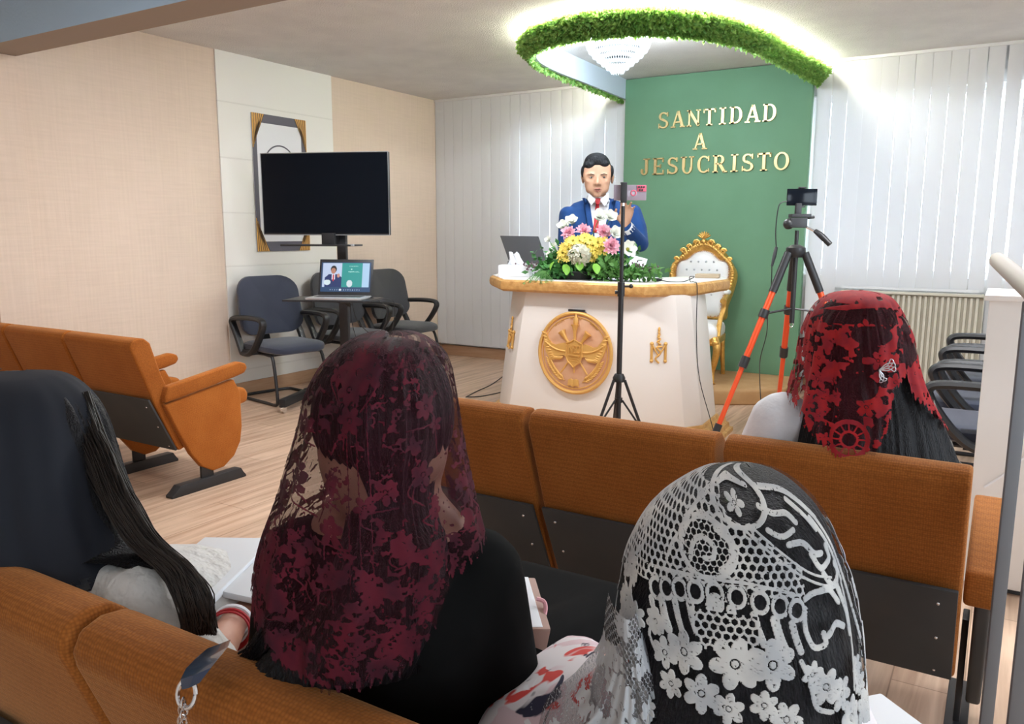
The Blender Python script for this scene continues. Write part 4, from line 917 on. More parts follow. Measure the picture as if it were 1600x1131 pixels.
for k, (fx_, a) in enumerate(zip(foots, fa)):
    d = (fx_ - cen(0)); d.z = 0; d = d.normalized(); h_ = cen(Z(395)) + d * .045; fx2 = cen(.012) + d * .56
    u1, u2_ = h_.lerp(fx2, .165), h_.lerp(fx2, .46); u3 = h_.lerp(fx2, .745)
    lgo = MB().tube([h_, u1], .021, 12).build('leg', M_plastic, s2)
    MB().tube([u1, u2_], .0165, 12).build('upper_section', M_red, lgo); MB().tube([u2_, u3], .013, 12).build('middle_section', M_red, lgo); MB().tube([u3, fx2], .0105, 12).build('lower_section', M_red, lgo)
    dd = (fx2 - h_).normalized()
    for u_, r_ in ((u2_, .023), (u3, .019)): MB().tube([u_ - dd * .03, u_ + dd * .03], r_, 10).build('flip_lock', M_plastic, lgo)
    MB().tube([fx2 - dd * .03, fx2], .014, 10).build('rubber_foot', M_plastic, lgo)
    sp = h_.lerp(fx2, .256); MB().tube([cen(Z(482)), sp], .006, 6).build('spreader', M_plastic, lgo); MB().tube([sp - dd * .022, sp + dd * .022], .024, 10).build('spreader_clip', M_plastic, lgo)
MB().tube([cen(Z(500)), cen(Z(508)) + rt * .01, cen(Z(512)), cen(Z(508)) - rt * .012], .003, 6).build('hook', M_chrome, s2)
g = MB(); g.box(cen(Z(348)), (.085, .05, .05), (0, 0, YAW)); g.ell(cen(Z(350)) - rt * .045, (.028, .028, .028)); g.box(cen(Z(337)) + rt * .01, (.10, .055, .018), (0, 0, YAW)); g.tube([cen(Z(340)) + rt * .05, cen(Z(339)) + rt * .085], .008, 8); g.build('pan_head', M_plastic, s2, .004)
MB().tube([cen(Z(352)) + rt * .03, at(1275, 362, 4.1)], .006, 8).build('handle_rod', M_chrome, s2)
MB().tube([at(1274, 361, 4.1), at(1283, 368, 4.07), at(1297, 382, 4.05)], [.012, .016, .014], 10).build('pan_handle', M_plastic, s2)
g = MB(); g.box(cen(Z(327)), (.03, .022, .06), (0, 0, YAW)); g.build('phone_arm', M_plastic, s2, .003)
pc2 = at(1253, 308, 4.13); PM2 = Matrix(((rt.x, 0, -fw.x / .987, pc2.x), (rt.y, 0, -fw.y / .987, pc2.y), (0, 1, 0, pc2.z), (0, 0, 0, 1)))
ph2 = phone(PM2, 'black phone held on the orange-red tripod', M_screen, .155, .085)
g = MB(); g.box((0, .048, -.003), (.035, .008, .026)); g.box((0, -.048, -.003), (.035, .008, .026)); g.box((0, 0, -.013), (.028, .1, .006)); inM(PM2, g, 'phone_clamp', M_plastic, s2, bevel=.002)
cb_ = smoothpath([at(1229, 315, 4.13), at(1222, 316, 4.13), at(1216, 325, 4.13), at(1212, 360, 4.14), at(1213, 388, 4.15)], 6)
cb2 = smoothpath([at(1206, 415, 4.15), at(1205, 450, 4.2), at(1200, 478, 4.2), at(1198, 520, 4.3), at(1188, 560, 4.4), at(1187, 590, 4.6), at(1189, 640, 4.7), onz(1186, 655)], 6)
tag(MB().tube(cb_, .0028, 6).build('charging_cable', M_plastic), 'thin black cable from the tripod phone down to a black plug', 'cable')
tag(MB().tube([at(1213, 386, 4.15), at(1210, 400, 4.15), at(1206, 416, 4.15)], [.008, .010, .006], 8).build('cable_connector', M_plastic), 'black cable connector hanging left of the orange-red tripod', 'plug')
tag(MB().tube(cb2, .0026, 6).build('charging_cable', M_plastic), 'thin black cable falling from the connector to the dais', 'cable')
# ------------------------------------------------------------------ things on the pulpit
PT = 1.016
M_leafb = mat('broad_bright_leaf', (.20, .48, .05), .45); M_pot = mat('dark_pot', (.012, .014, .014), .5)
M_petw = mat('white_petal', (.86, .88, .80), .6); M_petp = mat('pink_petal', (.86, .38, .48), .6, noise_col=((.90, .56, .64), 40, .4, .6)); M_pety = mat('yellow_petal', (.92, .74, .14), .6)
M_petc = mat('cream_petal', (.86, .87, .74), .6); M_cent = mat('flower_centre', (.30, .28, .03), .7); M_stat = mat('dusty_purple_sprig', (.16, .10, .12), .7); M_fern = mat('fern_green', (.09, .25, .05), .6)
fl = thing('flower_arrangement', 'low arrangement of white, pink and yellow flowers on the pulpit top', 'flowers', (onz(908, 435, PT).x, 4.80, PT + .001))
FC = Vector((onz(908, 435, PT).x, 4.80, PT))
g = MB(); g.lathe([(0, .001), (.10, .001), (.125, .05), (.12, .055), (0, .05)], FC, 20, 1.15, .7); g.build('pot', M_pot, fl)
def petal(b, M, l, w_, cup=.3, n=4):
    """a cupped petal growing along +X of M"""
    rows_ = []
    for i in range(n + 1):
        t_ = i / n; hw = w_ * .5 * math.sin(PI * (.12 + .82 * t_)) ; x = l * t_; z = cup * l * t_ * t_
        rows_.append([b.bm.verts.new(M @ Vector((x, -hw, z + abs(hw) * .3))), b.bm.verts.new(M @ Vector((x, 0, z))), b.bm.verts.new(M @ Vector((x, hw, z + abs(hw) * .3)))])
    b.skin(rows_, False, False)
def towards(c, d, spin=0.):
    d = Vector(d).normalized(); q = d.to_track_quat('Z', 'Y').to_matrix().to_4x4(); return Matrix.Translation(c) @ q @ Matrix.Rotation(spin, 4, 'Z')
def flower(name, c, d, kind, r, m, stem=True):
    M = towards(c, d, random.random() * 6); b = MB(); RY = lambda a: Matrix.Rotation(a, 4, 'Y')
    if kind == 'daisy':
        for k in range(13): petal(b, M @ Matrix.Rotation(2 * PI * k / 13, 4, 'Z') @ RY(-.15 + .1 * (k % 2)), r, r * .42, .1)
    elif kind == 'rose':
        for ring_, (n, tilt, s_) in enumerate(((5, -.35, 1.), (5, -.8, .9), (4, -1.1, .8), (3, -1.35, .6))):
            for k in range(n): petal(b, M @ Matrix.Rotation(2 * PI * k / n + ring_ * .6, 4, 'Z') @ RY(tilt), r * s_ * 1.1, r * 1.2 * s_, .35 if ring_ == 0 else -.1)
    elif kind == 'carnation':
        for ring_ in range(5):
            n = 12 - ring_ * 2
            for k in range(n): petal(b, M @ Matrix.Rotation(2 * PI * k / n + ring_, 4, 'Z') @ RY(-.1 - ring_ * .3 + random.uniform(-.15, .15)), r * (1 - ring_ * .1), r * .5, random.uniform(-.2, .4))
    elif kind == 'ball':
        for k in range(170):
            z = random.uniform(-.2, 1); a = random.random() * 6.283; s_ = math.sqrt(max(0, 1 - z * z)); p = Vector((s_ * math.cos(a), s_ * math.sin(a), z))
            petal(b, M @ towards(p * r * .62, p) @ RY(random.uniform(-.9, -.1)), r * .36, r * .36, random.uniform(-.2, .5)); 
    elif kind == 'open':
        for k in range(7): petal(b, M @ Matrix.Rotation(2 * PI * k / 7, 4, 'Z') @ RY(-.35 - .12 * (k % 2)), r, r * 1.0, .15)
    o = link(name, b.mesh(name, fix=False), m, fl, True)
    if kind in ('daisy', 'open'): MB().ell(M @ Vector((0, 0, r * .08)), r * .2, u=8, v=6).build('flower_centre', M_cent, o)
    if stem:
        MB().tube([M @ Vector((0, 0, -.002)), (Vector(c) * .55 + FC * .45), FC + Vector((0, 0, .03))], .0025, 5).build('stem', M_fern, o)
    return o
def FP(px, py, dy=0.): return ony(px, py, 4.80 + dy)
TC = Vector((.35, -.9, .15))
random.seed(11)
for px, py, dy, k, r, m in ((893.5, 348, .03, 'rose', .050, M_petw), (882, 356, .04, 'rose', .052, M_petw), (936, 341, .02, 'rose', .056, M_petw), (953, 341, .02, 'rose', .050, M_petw), (961, 366, -.02, 'rose', .052, M_petw),
                          (980, 390, 0, 'open', .066, M_petw), (888, 364, -.04, 'carnation', .054, M_petp), (912, 361, -.02, 'carnation', .054, M_petp), (943, 362, -.03, 'carnation', .054, M_petp), (955, 385, -.08, 'carnation', .060, M_petp),
                          (858, 376, .05, 'rose', .03, M_petw), (862, 398, .05, 'open', .040, M_petw), (866, 386, .06, 'open', .035, M_petw), (905, 399, -.14, 'ball', .085, M_petc), (975, 410, 0, 'open', .03, M_petc)):
    p = FP(px, py, dy); d = TC + (p - FC - Vector((0, 0, .05))).normalized() * .7
    flower({'rose': 'white_rose', 'open': 'white_bloom', 'carnation': 'pink_carnation', 'ball': 'cream_hydrangea'}[k], p, d, k, r, m)
for px, py in ((882, 386), (890, 378), (897, 384), (906, 376), (915, 381), (922, 375), (927, 384), (934, 379), (879, 395), (935, 397), (925, 402), (941, 393), (886, 403), (930, 391), (914, 372), (888, 390), (944, 378), (895, 376), (918, 390), (878, 404)):
    p = FP(px, py, -.09 + .004 * abs(px - 910) * .2); flower('yellow_daisy', p, TC + (p - FC).normalized() * .6, 'daisy', .040, M_pety)
def fpos_foliage():
    px = random.gauss(915, 30); py = random.uniform(384, 430); return FP(px, py, random.uniform(-.02, .12)), Vector((random.gauss(0, 1), -.5, random.gauss(.1, .6)))
o = link('foliage', leaves(900, fpos_foliage, .055), M_leafd, fl, False)
def fpos_low(cx, cy, sx, sy, dx):
    def f():
        return FP(random.gauss(cx, sx), random.gauss(cy, sy), random.uniform(-.12, .06)), Vector((dx + random.gauss(0, .5), -.4, random.gauss(.0, .5)))
    return f
link('leafy_sprig', leaves(420, fpos_low(985, 426, 22, 4.5, .6), .045), M_fern, fl, False)['kind'] = 'stuff'
link('leafy_sprig', leaves(420, fpos_low(948, 420, 14, 8, .3), .05), M_fern, fl, False)['kind'] = 'stuff'
link('leafy_sprig', leaves(420, fpos_low(872, 421, 16, 6, -.4), .05), M_leafd, fl, False)['kind'] = 'stuff'
for k in range(6):                                                  # fern fronds hanging over the gold lip at the left
    c0 = FP(862 - k * 4, 424, -.08); tip = FP(818 + k * 9, 442 - (k % 3) * 2, -.25); stp = smoothpath([c0, c0.lerp(tip, .5) + Vector((0, 0, .03)), tip], 8); b = MB(); b.tube(stp, .0015, 5)
    for i in range(2, len(stp)):
        t_ = (stp[i] - stp[i - 1]).normalized(); ln = .035 * (1 - .6 * i / len(stp))
        for s_ in (-1, 1):
            d = (t_ * .5 + t_.cross(Vector((0, -.5, .8))).normalized() * s_ + Vector((0, 0, -.4))).normalized(); petal(b, towards(stp[i], t_) @ Matrix.Identity(4) if False else Matrix.Translation(stp[i]) @ d.to_track_quat('X', 'Z').to_matrix().to_4x4(), ln, .008, 0, 2)
    b.build('fern_frond', M_fern, fl)
for px, py, s_, sp in ((883, 421, .075, -.4), (930, 420, .07, -.2), (905, 417, .06, -.9), (866, 417, .06, 2.6)):
    b = MB(); petal(b, Matrix.Translation(FP(px, py - 8, -.17)) @ Vector((math.cos(sp) * .4, -.35, -.8)).to_track_quat('X', 'Z').to_matrix().to_4x4(), s_, .055, -.1, 6); b.build('broad_leaf', M_leafb, fl)
for cx, cy, sgn in ((826, 416, -1), (992, 415, 1), (1015, 420, 1)):
    b = MB()
    for k in range(34):
        q = FP(cx + random.gauss(0, 9), cy + random.gauss(0, 3.2), .0); b.ell(q, (.006, .006, .007), u=6, v=4)
    b.tube([FC + Vector((0, 0, .04)), FP(cx, cy, 0)], .002, 5)
    b.build('dried_sprig', M_stat, fl)['kind'] = 'stuff'
# laptop with its back to the room
l2 = thing('laptop', 'grey laptop on the left of the pulpit, its lid back towards the seats', 'laptop', (-3.0, 5.1, PT + .002), 0)
q0, q1, q2_, q3 = ony(781, 368, 5.22), ony(841, 369, 5.12), ony(855, 413, 4.98), ony(795, 408, 5.08)
M_lap = mat('graphite_lid', (.10, .105, .115), .35, metal=.4)
b = MB(); n_ = (q1 - q0).cross(q3 - q0).normalized() * .008
v = [b.bm.verts.new(p) for p in (q0, q1, q2_, q3)]; v2 = [b.bm.verts.new(p + n_) for p in (q0, q1, q2_, q3)]; b.skin([v, v2]); b.build('lid', M_lap, l2, .003)
ba = Vector((q3.x, q3.y, 0)); bb_ = Vector((q2_.x, q2_.y, 0)); bx = (bb_ - ba).normalized(); by = Vector((-bx.y, bx.x, 0)); hz_ = min(q2_.z, q3.z)
b = MB(); v = [b.bm.verts.new(p + Vector((0, 0, z))) for z in (PT + .001,) for p in (ba - by * .005, bb_ - by * .005, bb_ + by * .21, ba + by * .21)]; v2 = [b.bm.verts.new(Vector((p.co.x, p.co.y, PT + .018))) for p in v]; b.skin([v, v2]); b.build('base', M_silver, l2, .003)
b = MB(); b.tube([Vector((q3.x, q3.y, PT + .014)), Vector((q2_.x, q2_.y, PT + .014))], .012, 8); b.tube([q3, Vector((q3.x, q3.y, PT + .014))], .008, 6); b.tube([q2_, Vector((q2_.x, q2_.y, PT + .014))], .008, 6); b.build('hinge', M_lap, l2)
# tissue box in front of it
tb = thing('tissue_box', 'white tissue box with a tissue standing up, before the grey laptop', 'tissue box', (-2.92, 4.84, PT + .001), .25)
cb0 = onz(822, 427, PT); cb0 = Vector((-2.93, 4.86, PT)); tb.location = cb0 + Vector((0, 0, .001)); PW[tb.name] = (Matrix.Translation(tb.location) @ Matrix.Rotation(.25, 4, 'Z')).inverted()
MB().box((0, 0, .04), (.23, .12, .08)).build('box', M_paper, tb, .003, world=False)
b = MB(); rows_ = []
for i in range(9):
    z = .078 + .085 * i / 8; rows_.append([b.bm.verts.new(((j / 12 - .5) * (.13 - .06 * (i / 8)) - .02 * i / 8 + .006 * math.sin(j * 1.3 + i * .4), .012 * math.sin(j * 1.1 + i * .3), z + .010 * math.sin(j * .8) * i / 8)) for j in range(13)])
b.skin(rows_, False, False); link('tissue', b.mesh('tissue', fix=False), M_paper, tb, True, world=False).modifiers.new('s', 'SOLIDIFY').thickness = .002
q = onz(1026, 432, PT); MI = Vector((-1.88, 4.85, PT))
tag(MB().tube([MI + Vector((-.035, 0, .012)), MI + Vector((.005, 0, .012)), MI + Vector((.03, 0, .012))], [.010, .012, .007], 10).build('clip_microphone', M_plastic), 'small black plug lying on the right of the pulpit top', 'plug')
tag(MB().tube(smoothpath([MI + Vector((.03, 0, .008)), MI + Vector((.10, -.03, .004)), MI + Vector((.16, .05, .004)), MI + Vector((.20, .12, .03)), MI + Vector((.17, .12, .03)), MI + Vector((.2, .05, .004)), MI + Vector((.235, .02, .004)), MI + Vector((.262, .0, -.03)), MI + Vector((.268, -.0, -.3)), MI + Vector((.30, .0, -.6)), MI + Vector((.42, .0, -1.008)), MI + Vector((.35, -.2, -1.012))], 7), .0028, 6).build('microphone_cable', M_plastic), 'thin black cable trailing off the right end of the pulpit', 'cable')
tag(MB().box((-1.75, 5.46, PT + .014), (.16, .11, .026), (0, 0, .2)).build('book', mat('tan_book', (.42, .33, .22), .6), None, .003), 'small tan closed book at the back right of the pulpit top', 'book')
ns = thing('note_stand', 'white paper propped up behind the right flowers on the pulpit', 'paper', (-2.13, 5.10, PT))
b = MB(); b.box((-2.13, 5.10, PT + .075), (.11, .004, .16), (-.5, .25, .3)); b.build('sheet', M_paper, ns)
# floor cables left of the pulpit
tag(MB().tube(smoothpath([onz(728, 621) + Vector((0, 0, .004)), onz(745, 612) + Vector((0, 0, .004)), onz(770, 600) + Vector((0, 0, .004)), onz(797, 580) + Vector((0, 0, .004))], 6), .004, 6).build('floor_cable', M_plastic), 'black cable on the floor running behind the pulpit', 'cable')
tag(MB().tube(smoothpath([onz(728, 621) + Vector((.0, 0, .006)), onz(750, 620) + Vector((0, 0, .004)), onz(780, 614) + Vector((0, 0, .004)), onz(800, 606) + Vector((0, 0, .004))], 6), .004, 6).build('floor_cable', M_plastic), 'lower of the two black floor cables left of the pulpit', 'cable')
# worn grey mat between pulpit and dais
# bag strap hooked over the near seat
M_strap = mat('navy_glossy_leather', (.03, .055, .10), .2, coat=.6)
bs = thing('bag_strap', 'dark blue leather strap with metal ring over the near seat back', 'strap', at(300, 1050, .95))
SC = at(308, 1050, 1.02)
def SP(px, py, d=1.0): return at(px, py, d)
b = MB(); rows_ = []
for px, py, dp, hw in ((340, 1008, .940, .014), (330, 1020, .918, .019), (318, 1034, .890, .020), (306, 1052, .872, .017), (298, 1072, .878, .010)):
    c = SP(px, py, dp); rows_.append([b.bm.verts.new(c + rt * o_ * hw + Vector((0, 0, .4 * hw * o_)) - fw * z) for o_, z in ((-1, 0), (0, .005), (1, 0), (1, -.004), (0, -.003), (-1, -.004))])
b.skin(rows_); b.build('strap', M_strap, bs)
rc = SP(292, 1084, .882); MB().tube([rc + rt * .010 * math.cos(a * PI / 10) + Vector((0, 0, .015 * math.sin(a * PI / 10))) + fw * .004 * math.sin(a * PI / 10) for a in range(21)], .0028, 8, False).build('ring', M_chrome, bs)
for k in range(7):
    c = SP(287 - k * .6, 1100 + k * 9, .880); b = MB(); b.tube([c + (rt if k % 2 else -fw) * .005 * math.cos(a * PI / 6) + Vector((0, 0, .0075 * math.sin(a * PI / 6))) for a in range(13)], .0014, 6, False); b.build('chain_link', M_chrome, bs)
# ------------------------------------------------------------------ people
from mathutils.bvhtree import BVHTree
FH = Vector((-math.sin(YAW), math.cos(YAW), 0)); ZU = Vector((0, 0, 1))
def catmull(vals, t):
    n = len(vals) - 1; i = min(int(t), n - 1); u = t - i
    g = lambda k: np.array(vals[max(0, min(n, k))], float)
    a, b, c, d = g(i - 1), g(i), g(i + 1), g(i + 2)
    return .5 * (2 * b + (c - a) * u + (2 * a - 5 * b + 4 * c - d) * u * u + (3 * b - a - 3 * c + d) * u ** 3)
def drape(name, rows, m, parent, nu=200, nv=200, a0=-150, a1=150, fold=None, lace=None, cut=None, thick=0., order='cat'):
    """a hanging cloth or a fall of hair: rows are (py, x_left, x_right, depth, front-to-back radius) from the crown down"""
    n = len(rows) - 1; V_ = [catmull(rows, n * (j / nv)) for j in range(nv + 1)]
    A = np.radians(np.linspace(a0, a1, nu + 1)); P_ = np.zeros((nv + 1, nu + 1, 3)); X = np.zeros((nv + 1, nu + 1)); Y = np.zeros_like(X)
    for j, (py, xl_, xr_, dep, ry) in enumerate(V_):
        c = at((xl_ + xr_) / 2, py, dep); hp = max(1e-3, (xr_ - xl_) / 2); hw = hp * dep / FPX; ry = max(ry, 1e-3)
        fr = np.ones(nu + 1)
        if fold is not None: fr = 1 + fold(A, j / nv, py) * min(1., hw / .03)
        sx, sy = np.sin(A) * hw * fr, -np.cos(A) * ry * fr
        P_[j] = np.array(c)[None, :] + np.array(rt)[None, :] * sx[:, None] + np.array(FH)[None, :] * sy[:, None]
        X[j] = (xl_ + xr_) / 2 + hp * A; Y[j] = py
    L_ = lace(X, Y) if lace is not None else None
    if L_ is not None and thick:
        for j in range(nv + 1):
            c = at((V_[j][1] + V_[j][2]) / 2, V_[j][0], V_[j][3]); d = P_[j] - np.array(c)[None, :]; d /= np.linalg.norm(d, axis=1)[:, None] + 1e-9
            P_[j] += d * (L_[j][:, None] > .5) * thick
    F_ = []
    cm = cut(X, Y) if cut is not None else None
    for j in range(nv):
        for i in range(nu):
            if cm is not None and cm[j, i]: continue
            k = j * (nu + 1) + i; F_.append((k, k + 1, k + nu + 2, k + nu + 1))
    me = bpy.data.meshes.new(name); me.from_pydata(P_.reshape(-1, 3).tolist(), [], F_)
    if L_ is not None: a = me.attributes.new('lace', 'FLOAT', 'POINT'); a.data.foreach_set('value', L_.reshape(-1).astype(np.float32))
    return link(name, me, m, parent, True)
# pattern drawing on (X, Y) grids
def g_circ(L, X, Y, x, y, r): L[(X - x) ** 2 + (Y - y) ** 2 < r * r] = 1
def g_ring(L, X, Y, x, y, r, w, sx=1.): L[abs(np.sqrt(((X - x) / sx) ** 2 + (Y - y) ** 2) - r) < w / 2] = 1
def g_flower(L, X, Y, x, y, r, n=6, rot=0., hole=True):
    for k in range(n):
        a = rot + 2 * PI * k / n; cx, cy = x + r * .60 * math.cos(a), y + r * .60 * math.sin(a)
        u = (X - cx) * math.cos(a) + (Y - cy) * math.sin(a); v = -(X - cx) * math.sin(a) + (Y - cy) * math.cos(a); L[(u / (r * .42)) ** 2 + (v / (r * .30)) ** 2 < 1] = 1
    g_circ(L, X, Y, x, y, r * .26)
    if hole: L[abs(np.hypot(X - x, Y - y) - r * .17) < r * .035] = .3
def g_line(L, X, Y, pts, w, val=1):
    P = [p if len(p) == 2 else (p[0], p[1]) for p in [(q.x, q.y) for q in smoothpath([(a, b, 0) for a, b in pts], 6)]]
    for (x0, y0), (x1, y1) in zip(P[:-1], P[1:]):
        dx, dy = x1 - x0, y1 - y0; t = np.clip(((X - x0) * dx + (Y - y0) * dy) / (dx * dx + dy * dy + 1e-9), 0, 1)
        L[np.hypot(X - x0 - t * dx, Y - y0 - t * dy) < w / 2] = val
def hexnet(X, Y, s, w):
    """1 on the threads of a honeycomb net"""
    q = np.stack([X / s, Y / s]); r_ = np.array([1, 1.7320508])
    def cell(off): p = np.stack([q[0] - off[0], q[1] - off[1]]); return np.stack([(p[0] + r_[0] / 2) % r_[0] - r_[0] / 2, (p[1] + r_[1] / 2) % r_[1] - r_[1] / 2])
    a, b = cell((0, 0)), cell((.5, .8660254)); m = (a ** 2).sum(0) < (b ** 2).sum(0); g = np.where(m, a, b)
    d = np.maximum(abs(g[0]), abs(g[0]) * .5 + abs(g[1]) * .8660254); return (.5 - d) < w
def vnoise(X, Y, sc, seed=0):
    """cheap smooth noise on arrays"""
    rs_ = np.random.RandomState(seed); T_ = rs_.rand(64, 64); x, y = X / sc + 1000, Y / sc + 1000; xi, yi = np.floor(x).astype(int), np.floor(y).astype(int); fx, fy = x - xi, y - yi
    fx, fy = fx * fx * (3 - 2 * fx), fy * fy * (3 - 2 * fy); g = lambda a, b: T_[a % 64, b % 64]
    return (g(xi, yi) * (1 - fx) + g(xi + 1, yi) * fx) * (1 - fy) + (g(xi, yi + 1) * (1 - fx) + g(xi + 1, yi + 1) * fx) * fy
def folds(specs):
    def f(A, v, py):
        r = np.zeros_like(A)
        for fr, amp, ph, grow_ in specs: r += amp * np.sin(A * fr + ph + v * .8) * min(1, v / grow_) if grow_ else amp * np.sin(A * fr + ph)
        return r
    return f
def strandy(amp=.02, seed=0, base=None):
    rs_ = np.random.RandomState(seed); ph = rs_.rand(8) * 6
    def f(A, v, py):
        r = sum(amp * (.5 if k > 3 else 1) * np.sin(A * (11 + 9 * k) + ph[k] + v * (2 + k)) for k in range(8)) * .4
        if base is not None: r = r + base(A, v, py)
        return r
    return f
def hand(b, wrist, palm_dir, side, up_, s=1., curl=(.5, .6, .7, .75), thumb=.7, spread=.10):
    """five-fingered hand as capsules: palm_dir wrist->knuckles, side towards the thumb, up_ the back of the hand"""
    d = Vector(palm_dir).normalized(); sd = (Vector(side) - d * Vector(side).dot(d)).normalized(); u_ = d.cross(sd).normalized()
    if u_.dot(Vector(up_)) < 0: u_ = -u_
    w0 = Vector(wrist); kn = []
    b.hull([(w0, .024 * s), (w0 + d * .085 * s + sd * .030 * s, .013 * s), (w0 + d * .088 * s, .013 * s), (w0 + d * .078 * s - sd * .032 * s, .012 * s), (w0 + d * .03 * s + sd * .03 * s, .014 * s)])
    for k, (o_, ln, r) in enumerate(((.030, .078, .0092), (.010, .086, .0095), (-.012, .08, .009), (-.032, .062, .008))):
        p = w0 + d * (.086 if k < 3 else .078) * s + sd * o_ * s; dr = (d + sd * spread * (1.2 - k * .8)).normalized(); ax = dr.cross(u_).normalized(); a = curl[k]
        for frac, r_ in ((.45, 1), (.30, .92), (.25, .82)):
            dr = (Matrix.Rotation(-a, 3, ax) @ dr).normalized()
            if False: pass
            q = p + dr * ln * frac * s; b.cap(p, q, r * s * r_, r * s * r_ * .93); p = q; a *= 1.0
    t0 = w0 + d * .022 * s + sd * .026 * s; t1 = t0 + (d * .6 + sd * .8 - u_ * .25).normalized() * .038 * s; t2 = t1 + (d * (1 - thumb * .3) + sd * (.6 - thumb * .6) - u_ * .3).normalized() * .03 * s; t3 = t2 + (d - u_ * .3 - sd * thumb * .3).normalized() * .022 * s
    b.cap(t0, t1, .013 * s, .0115 * s); b.cap(t1, t2, .0115 * s, .010 * s); b.cap(t2, t3, .010 * s, .0085 * s)
def bvh_of(o, root):
    me = o.data; M = PW[root.name].inverted(); return BVHTree.FromPolygons([M @ v.co for v in me.vertices], [tuple(p.vertices) for p in me.polygons])
def patch(name, bvh, pts_grid, direction, off, m, parent, th=.003):
    """cloth laid on a body: a grid of points pushed along DIRECTION until they meet it"""
    b = MB(); rows_ = []
    for row in pts_grid:
        rr = []
        for p in row:
            h = bvh.ray_cast(p, direction, 1.2)[0]; rr.append(b.bm.verts.new((h if h is not None else p + direction * .2) - direction * off))
        rows_.append(rr)
    b.skin(rows_, False, False); me = b.mesh(name, fix=False)
    o = link(name, me, m, parent, True); s_ = o.modifiers.new('s', 'SOLIDIFY'); s_.thickness = th; s_.offset = 0; return o

# ---- the preacher
MD = 6.02
mn = thing('person', 'man in blue suit and red tie speaking behind the pulpit, one hand raised', 'person', (at(936, 330, MD).x, at(936, 330, MD).y, 0))
def m_(px, py, dd=0.): return at(px, py, MD + dd)
k_ = MD / FPX
R3b = Matrix((rt, FH, ZU)).transposed()      # columns: right, forward, up
def mell(b, px, py, dd, rx, ry, rz, tilt=0.): b.ell(m_(px, py, dd), (rx, ry, rz), R3b @ Matrix.Rotation(tilt, 3, 'Y'), 20, 14)
b = MB()
mell(b, 933, 268, .035, .098, .128, .122)                                        # skull
b.hull([(m_(917, 276, -.050), .030), (m_(949, 276, -.050), .030), (m_(921, 296, -.045), .030), (m_(945, 296, -.045), .030), (m_(933, 302, -.070), .026), (m_(918, 262, -.045), .034), (m_(948, 262, -.045), .034), (m_(933, 262, -.06), .036)])
mell(b, 933, 305, -.072, .030, .024, .020)                                       # chin
mell(b, 924, 272.3, -.088, .026, .012, .009); mell(b, 943, 272.3, -.088, .026, .012, .009)   # brow ridge
b.hull([(m_(933.5, 275, -.092), .009), (m_(933.7, 287, -.114), .013), (m_(929, 288.5, -.094), .009), (m_(938.5, 288.5, -.094), .009)])   # nose
mell(b, 920.5, 284, -.068, .024, .018, .022); mell(b, 946.5, 284, -.068, .024, .018, .022)   # cheekbones
mell(b, 933.5, 295.5, -.090, .027, .013, .012)
for sx, ex in ((-1, 911), (1, 956.5)):
    mell(b, ex, 280.5, .035, .011, .024, .036); mell(b, ex + sx * 1.6, 276.5, .04, .009, .020, .018)
b.cap(m_(933, 296, .03), m_(936, 324, .06), .062, .070)
b.hull([(m_(896, 334, .05), .055), (m_(978, 334, .05), .055), (m_(915, 385, .04), .09), (m_(958, 385, .04), .09)])
b.hull([(m_(915, 385, .04), .09), (m_(958, 385, .04), .09), (m_(917, 450, .05), .09), (m_(956, 450, .05), .09)])
hp = m_(937, 450, .05); hipz = hp.z
for sx in (-1, 1):
    hx = hp + rt * sx * .085; kn = Vector((hx.x, hx.y, hipz * .52)) - FH * .02; an = Vector((hx.x, hx.y, .09)) + rt * sx * .03
    b.cap(hx, kn, .095, .062); b.cap(kn, an, .060, .042); b.hull([(an - ZU * .045, .04), (an - ZU * .055 - FH * .16, .030)])
SHR, ELR, WRR = m_(989, 333, .04), m_(1001, 381, -.02), m_(977, 352, -.20)
SHL, ELL, WRL = m_(887, 336, .04), m_(883, 386, .04), m_(900, 412, -.16)
b.cap(SHR, ELR, .050, .042); b.cap(ELR, WRR, .042, .030); b.cap(SHL, ELL, .050, .042); b.cap(ELL, WRL, .042, .030)
hand(b, WRR, ZU * 1. + rt * .05 - FH * .15, -rt, FH, 1.25, (.30, .35, .45, .5), .4, .14)
hand(b, WRL, rt * .6 - FH * .7 - ZU * .2, rt + FH * .2, ZU, 1.2, (.3, .3, .35, .4), .4)
body = b.fused('body', M_skin, mn, .0075, 7, .5)
b = MB()
b.hull([(m_(898, 336, .05), .068), (m_(976, 336, .05), .068), (m_(936, 330, .06), .08), (m_(911, 390, .04), .105), (m_(962, 390, .04), .105)])
b.hull([(m_(911, 390, .04), .105), (m_(962, 390, .04), .105), (m_(910, 462, .05), .115), (m_(963, 462, .05), .115)])
b.cap(m_(928, 316, .07), m_(902, 328, .06), .045, .060); b.cap(m_(944, 316, .07), m_(970, 328, .06), .045, .060)
b.cap(SHR, SHR.lerp(ELR, .5) + rt * .01, .068, .068); b.cap(SHR.lerp(ELR, .5) + rt * .01, ELR, .068, .060); b.cap(ELR, ELR.lerp(WRR, .88), .062, .050)
b.cap(SHL, ELL, .068, .060); b.cap(ELL, ELL.lerp(WRL, .88), .060, .048)
jk = b.fused('jacket', M_suit, mn, .009, 4, .5)
b = MB()
for sx in (-1, 1):
    hx = hp + rt * sx * .085; kn = Vector((hx.x, hx.y, hipz * .52)) - FH * .02; an = Vector((hx.x, hx.y, .12)) + rt * sx * .03
    b.cap(hx, kn, .108, .080); b.cap(kn, an, .078, .062)
b.fused('trousers', M_suit, mn, .012, 3); b = MB()
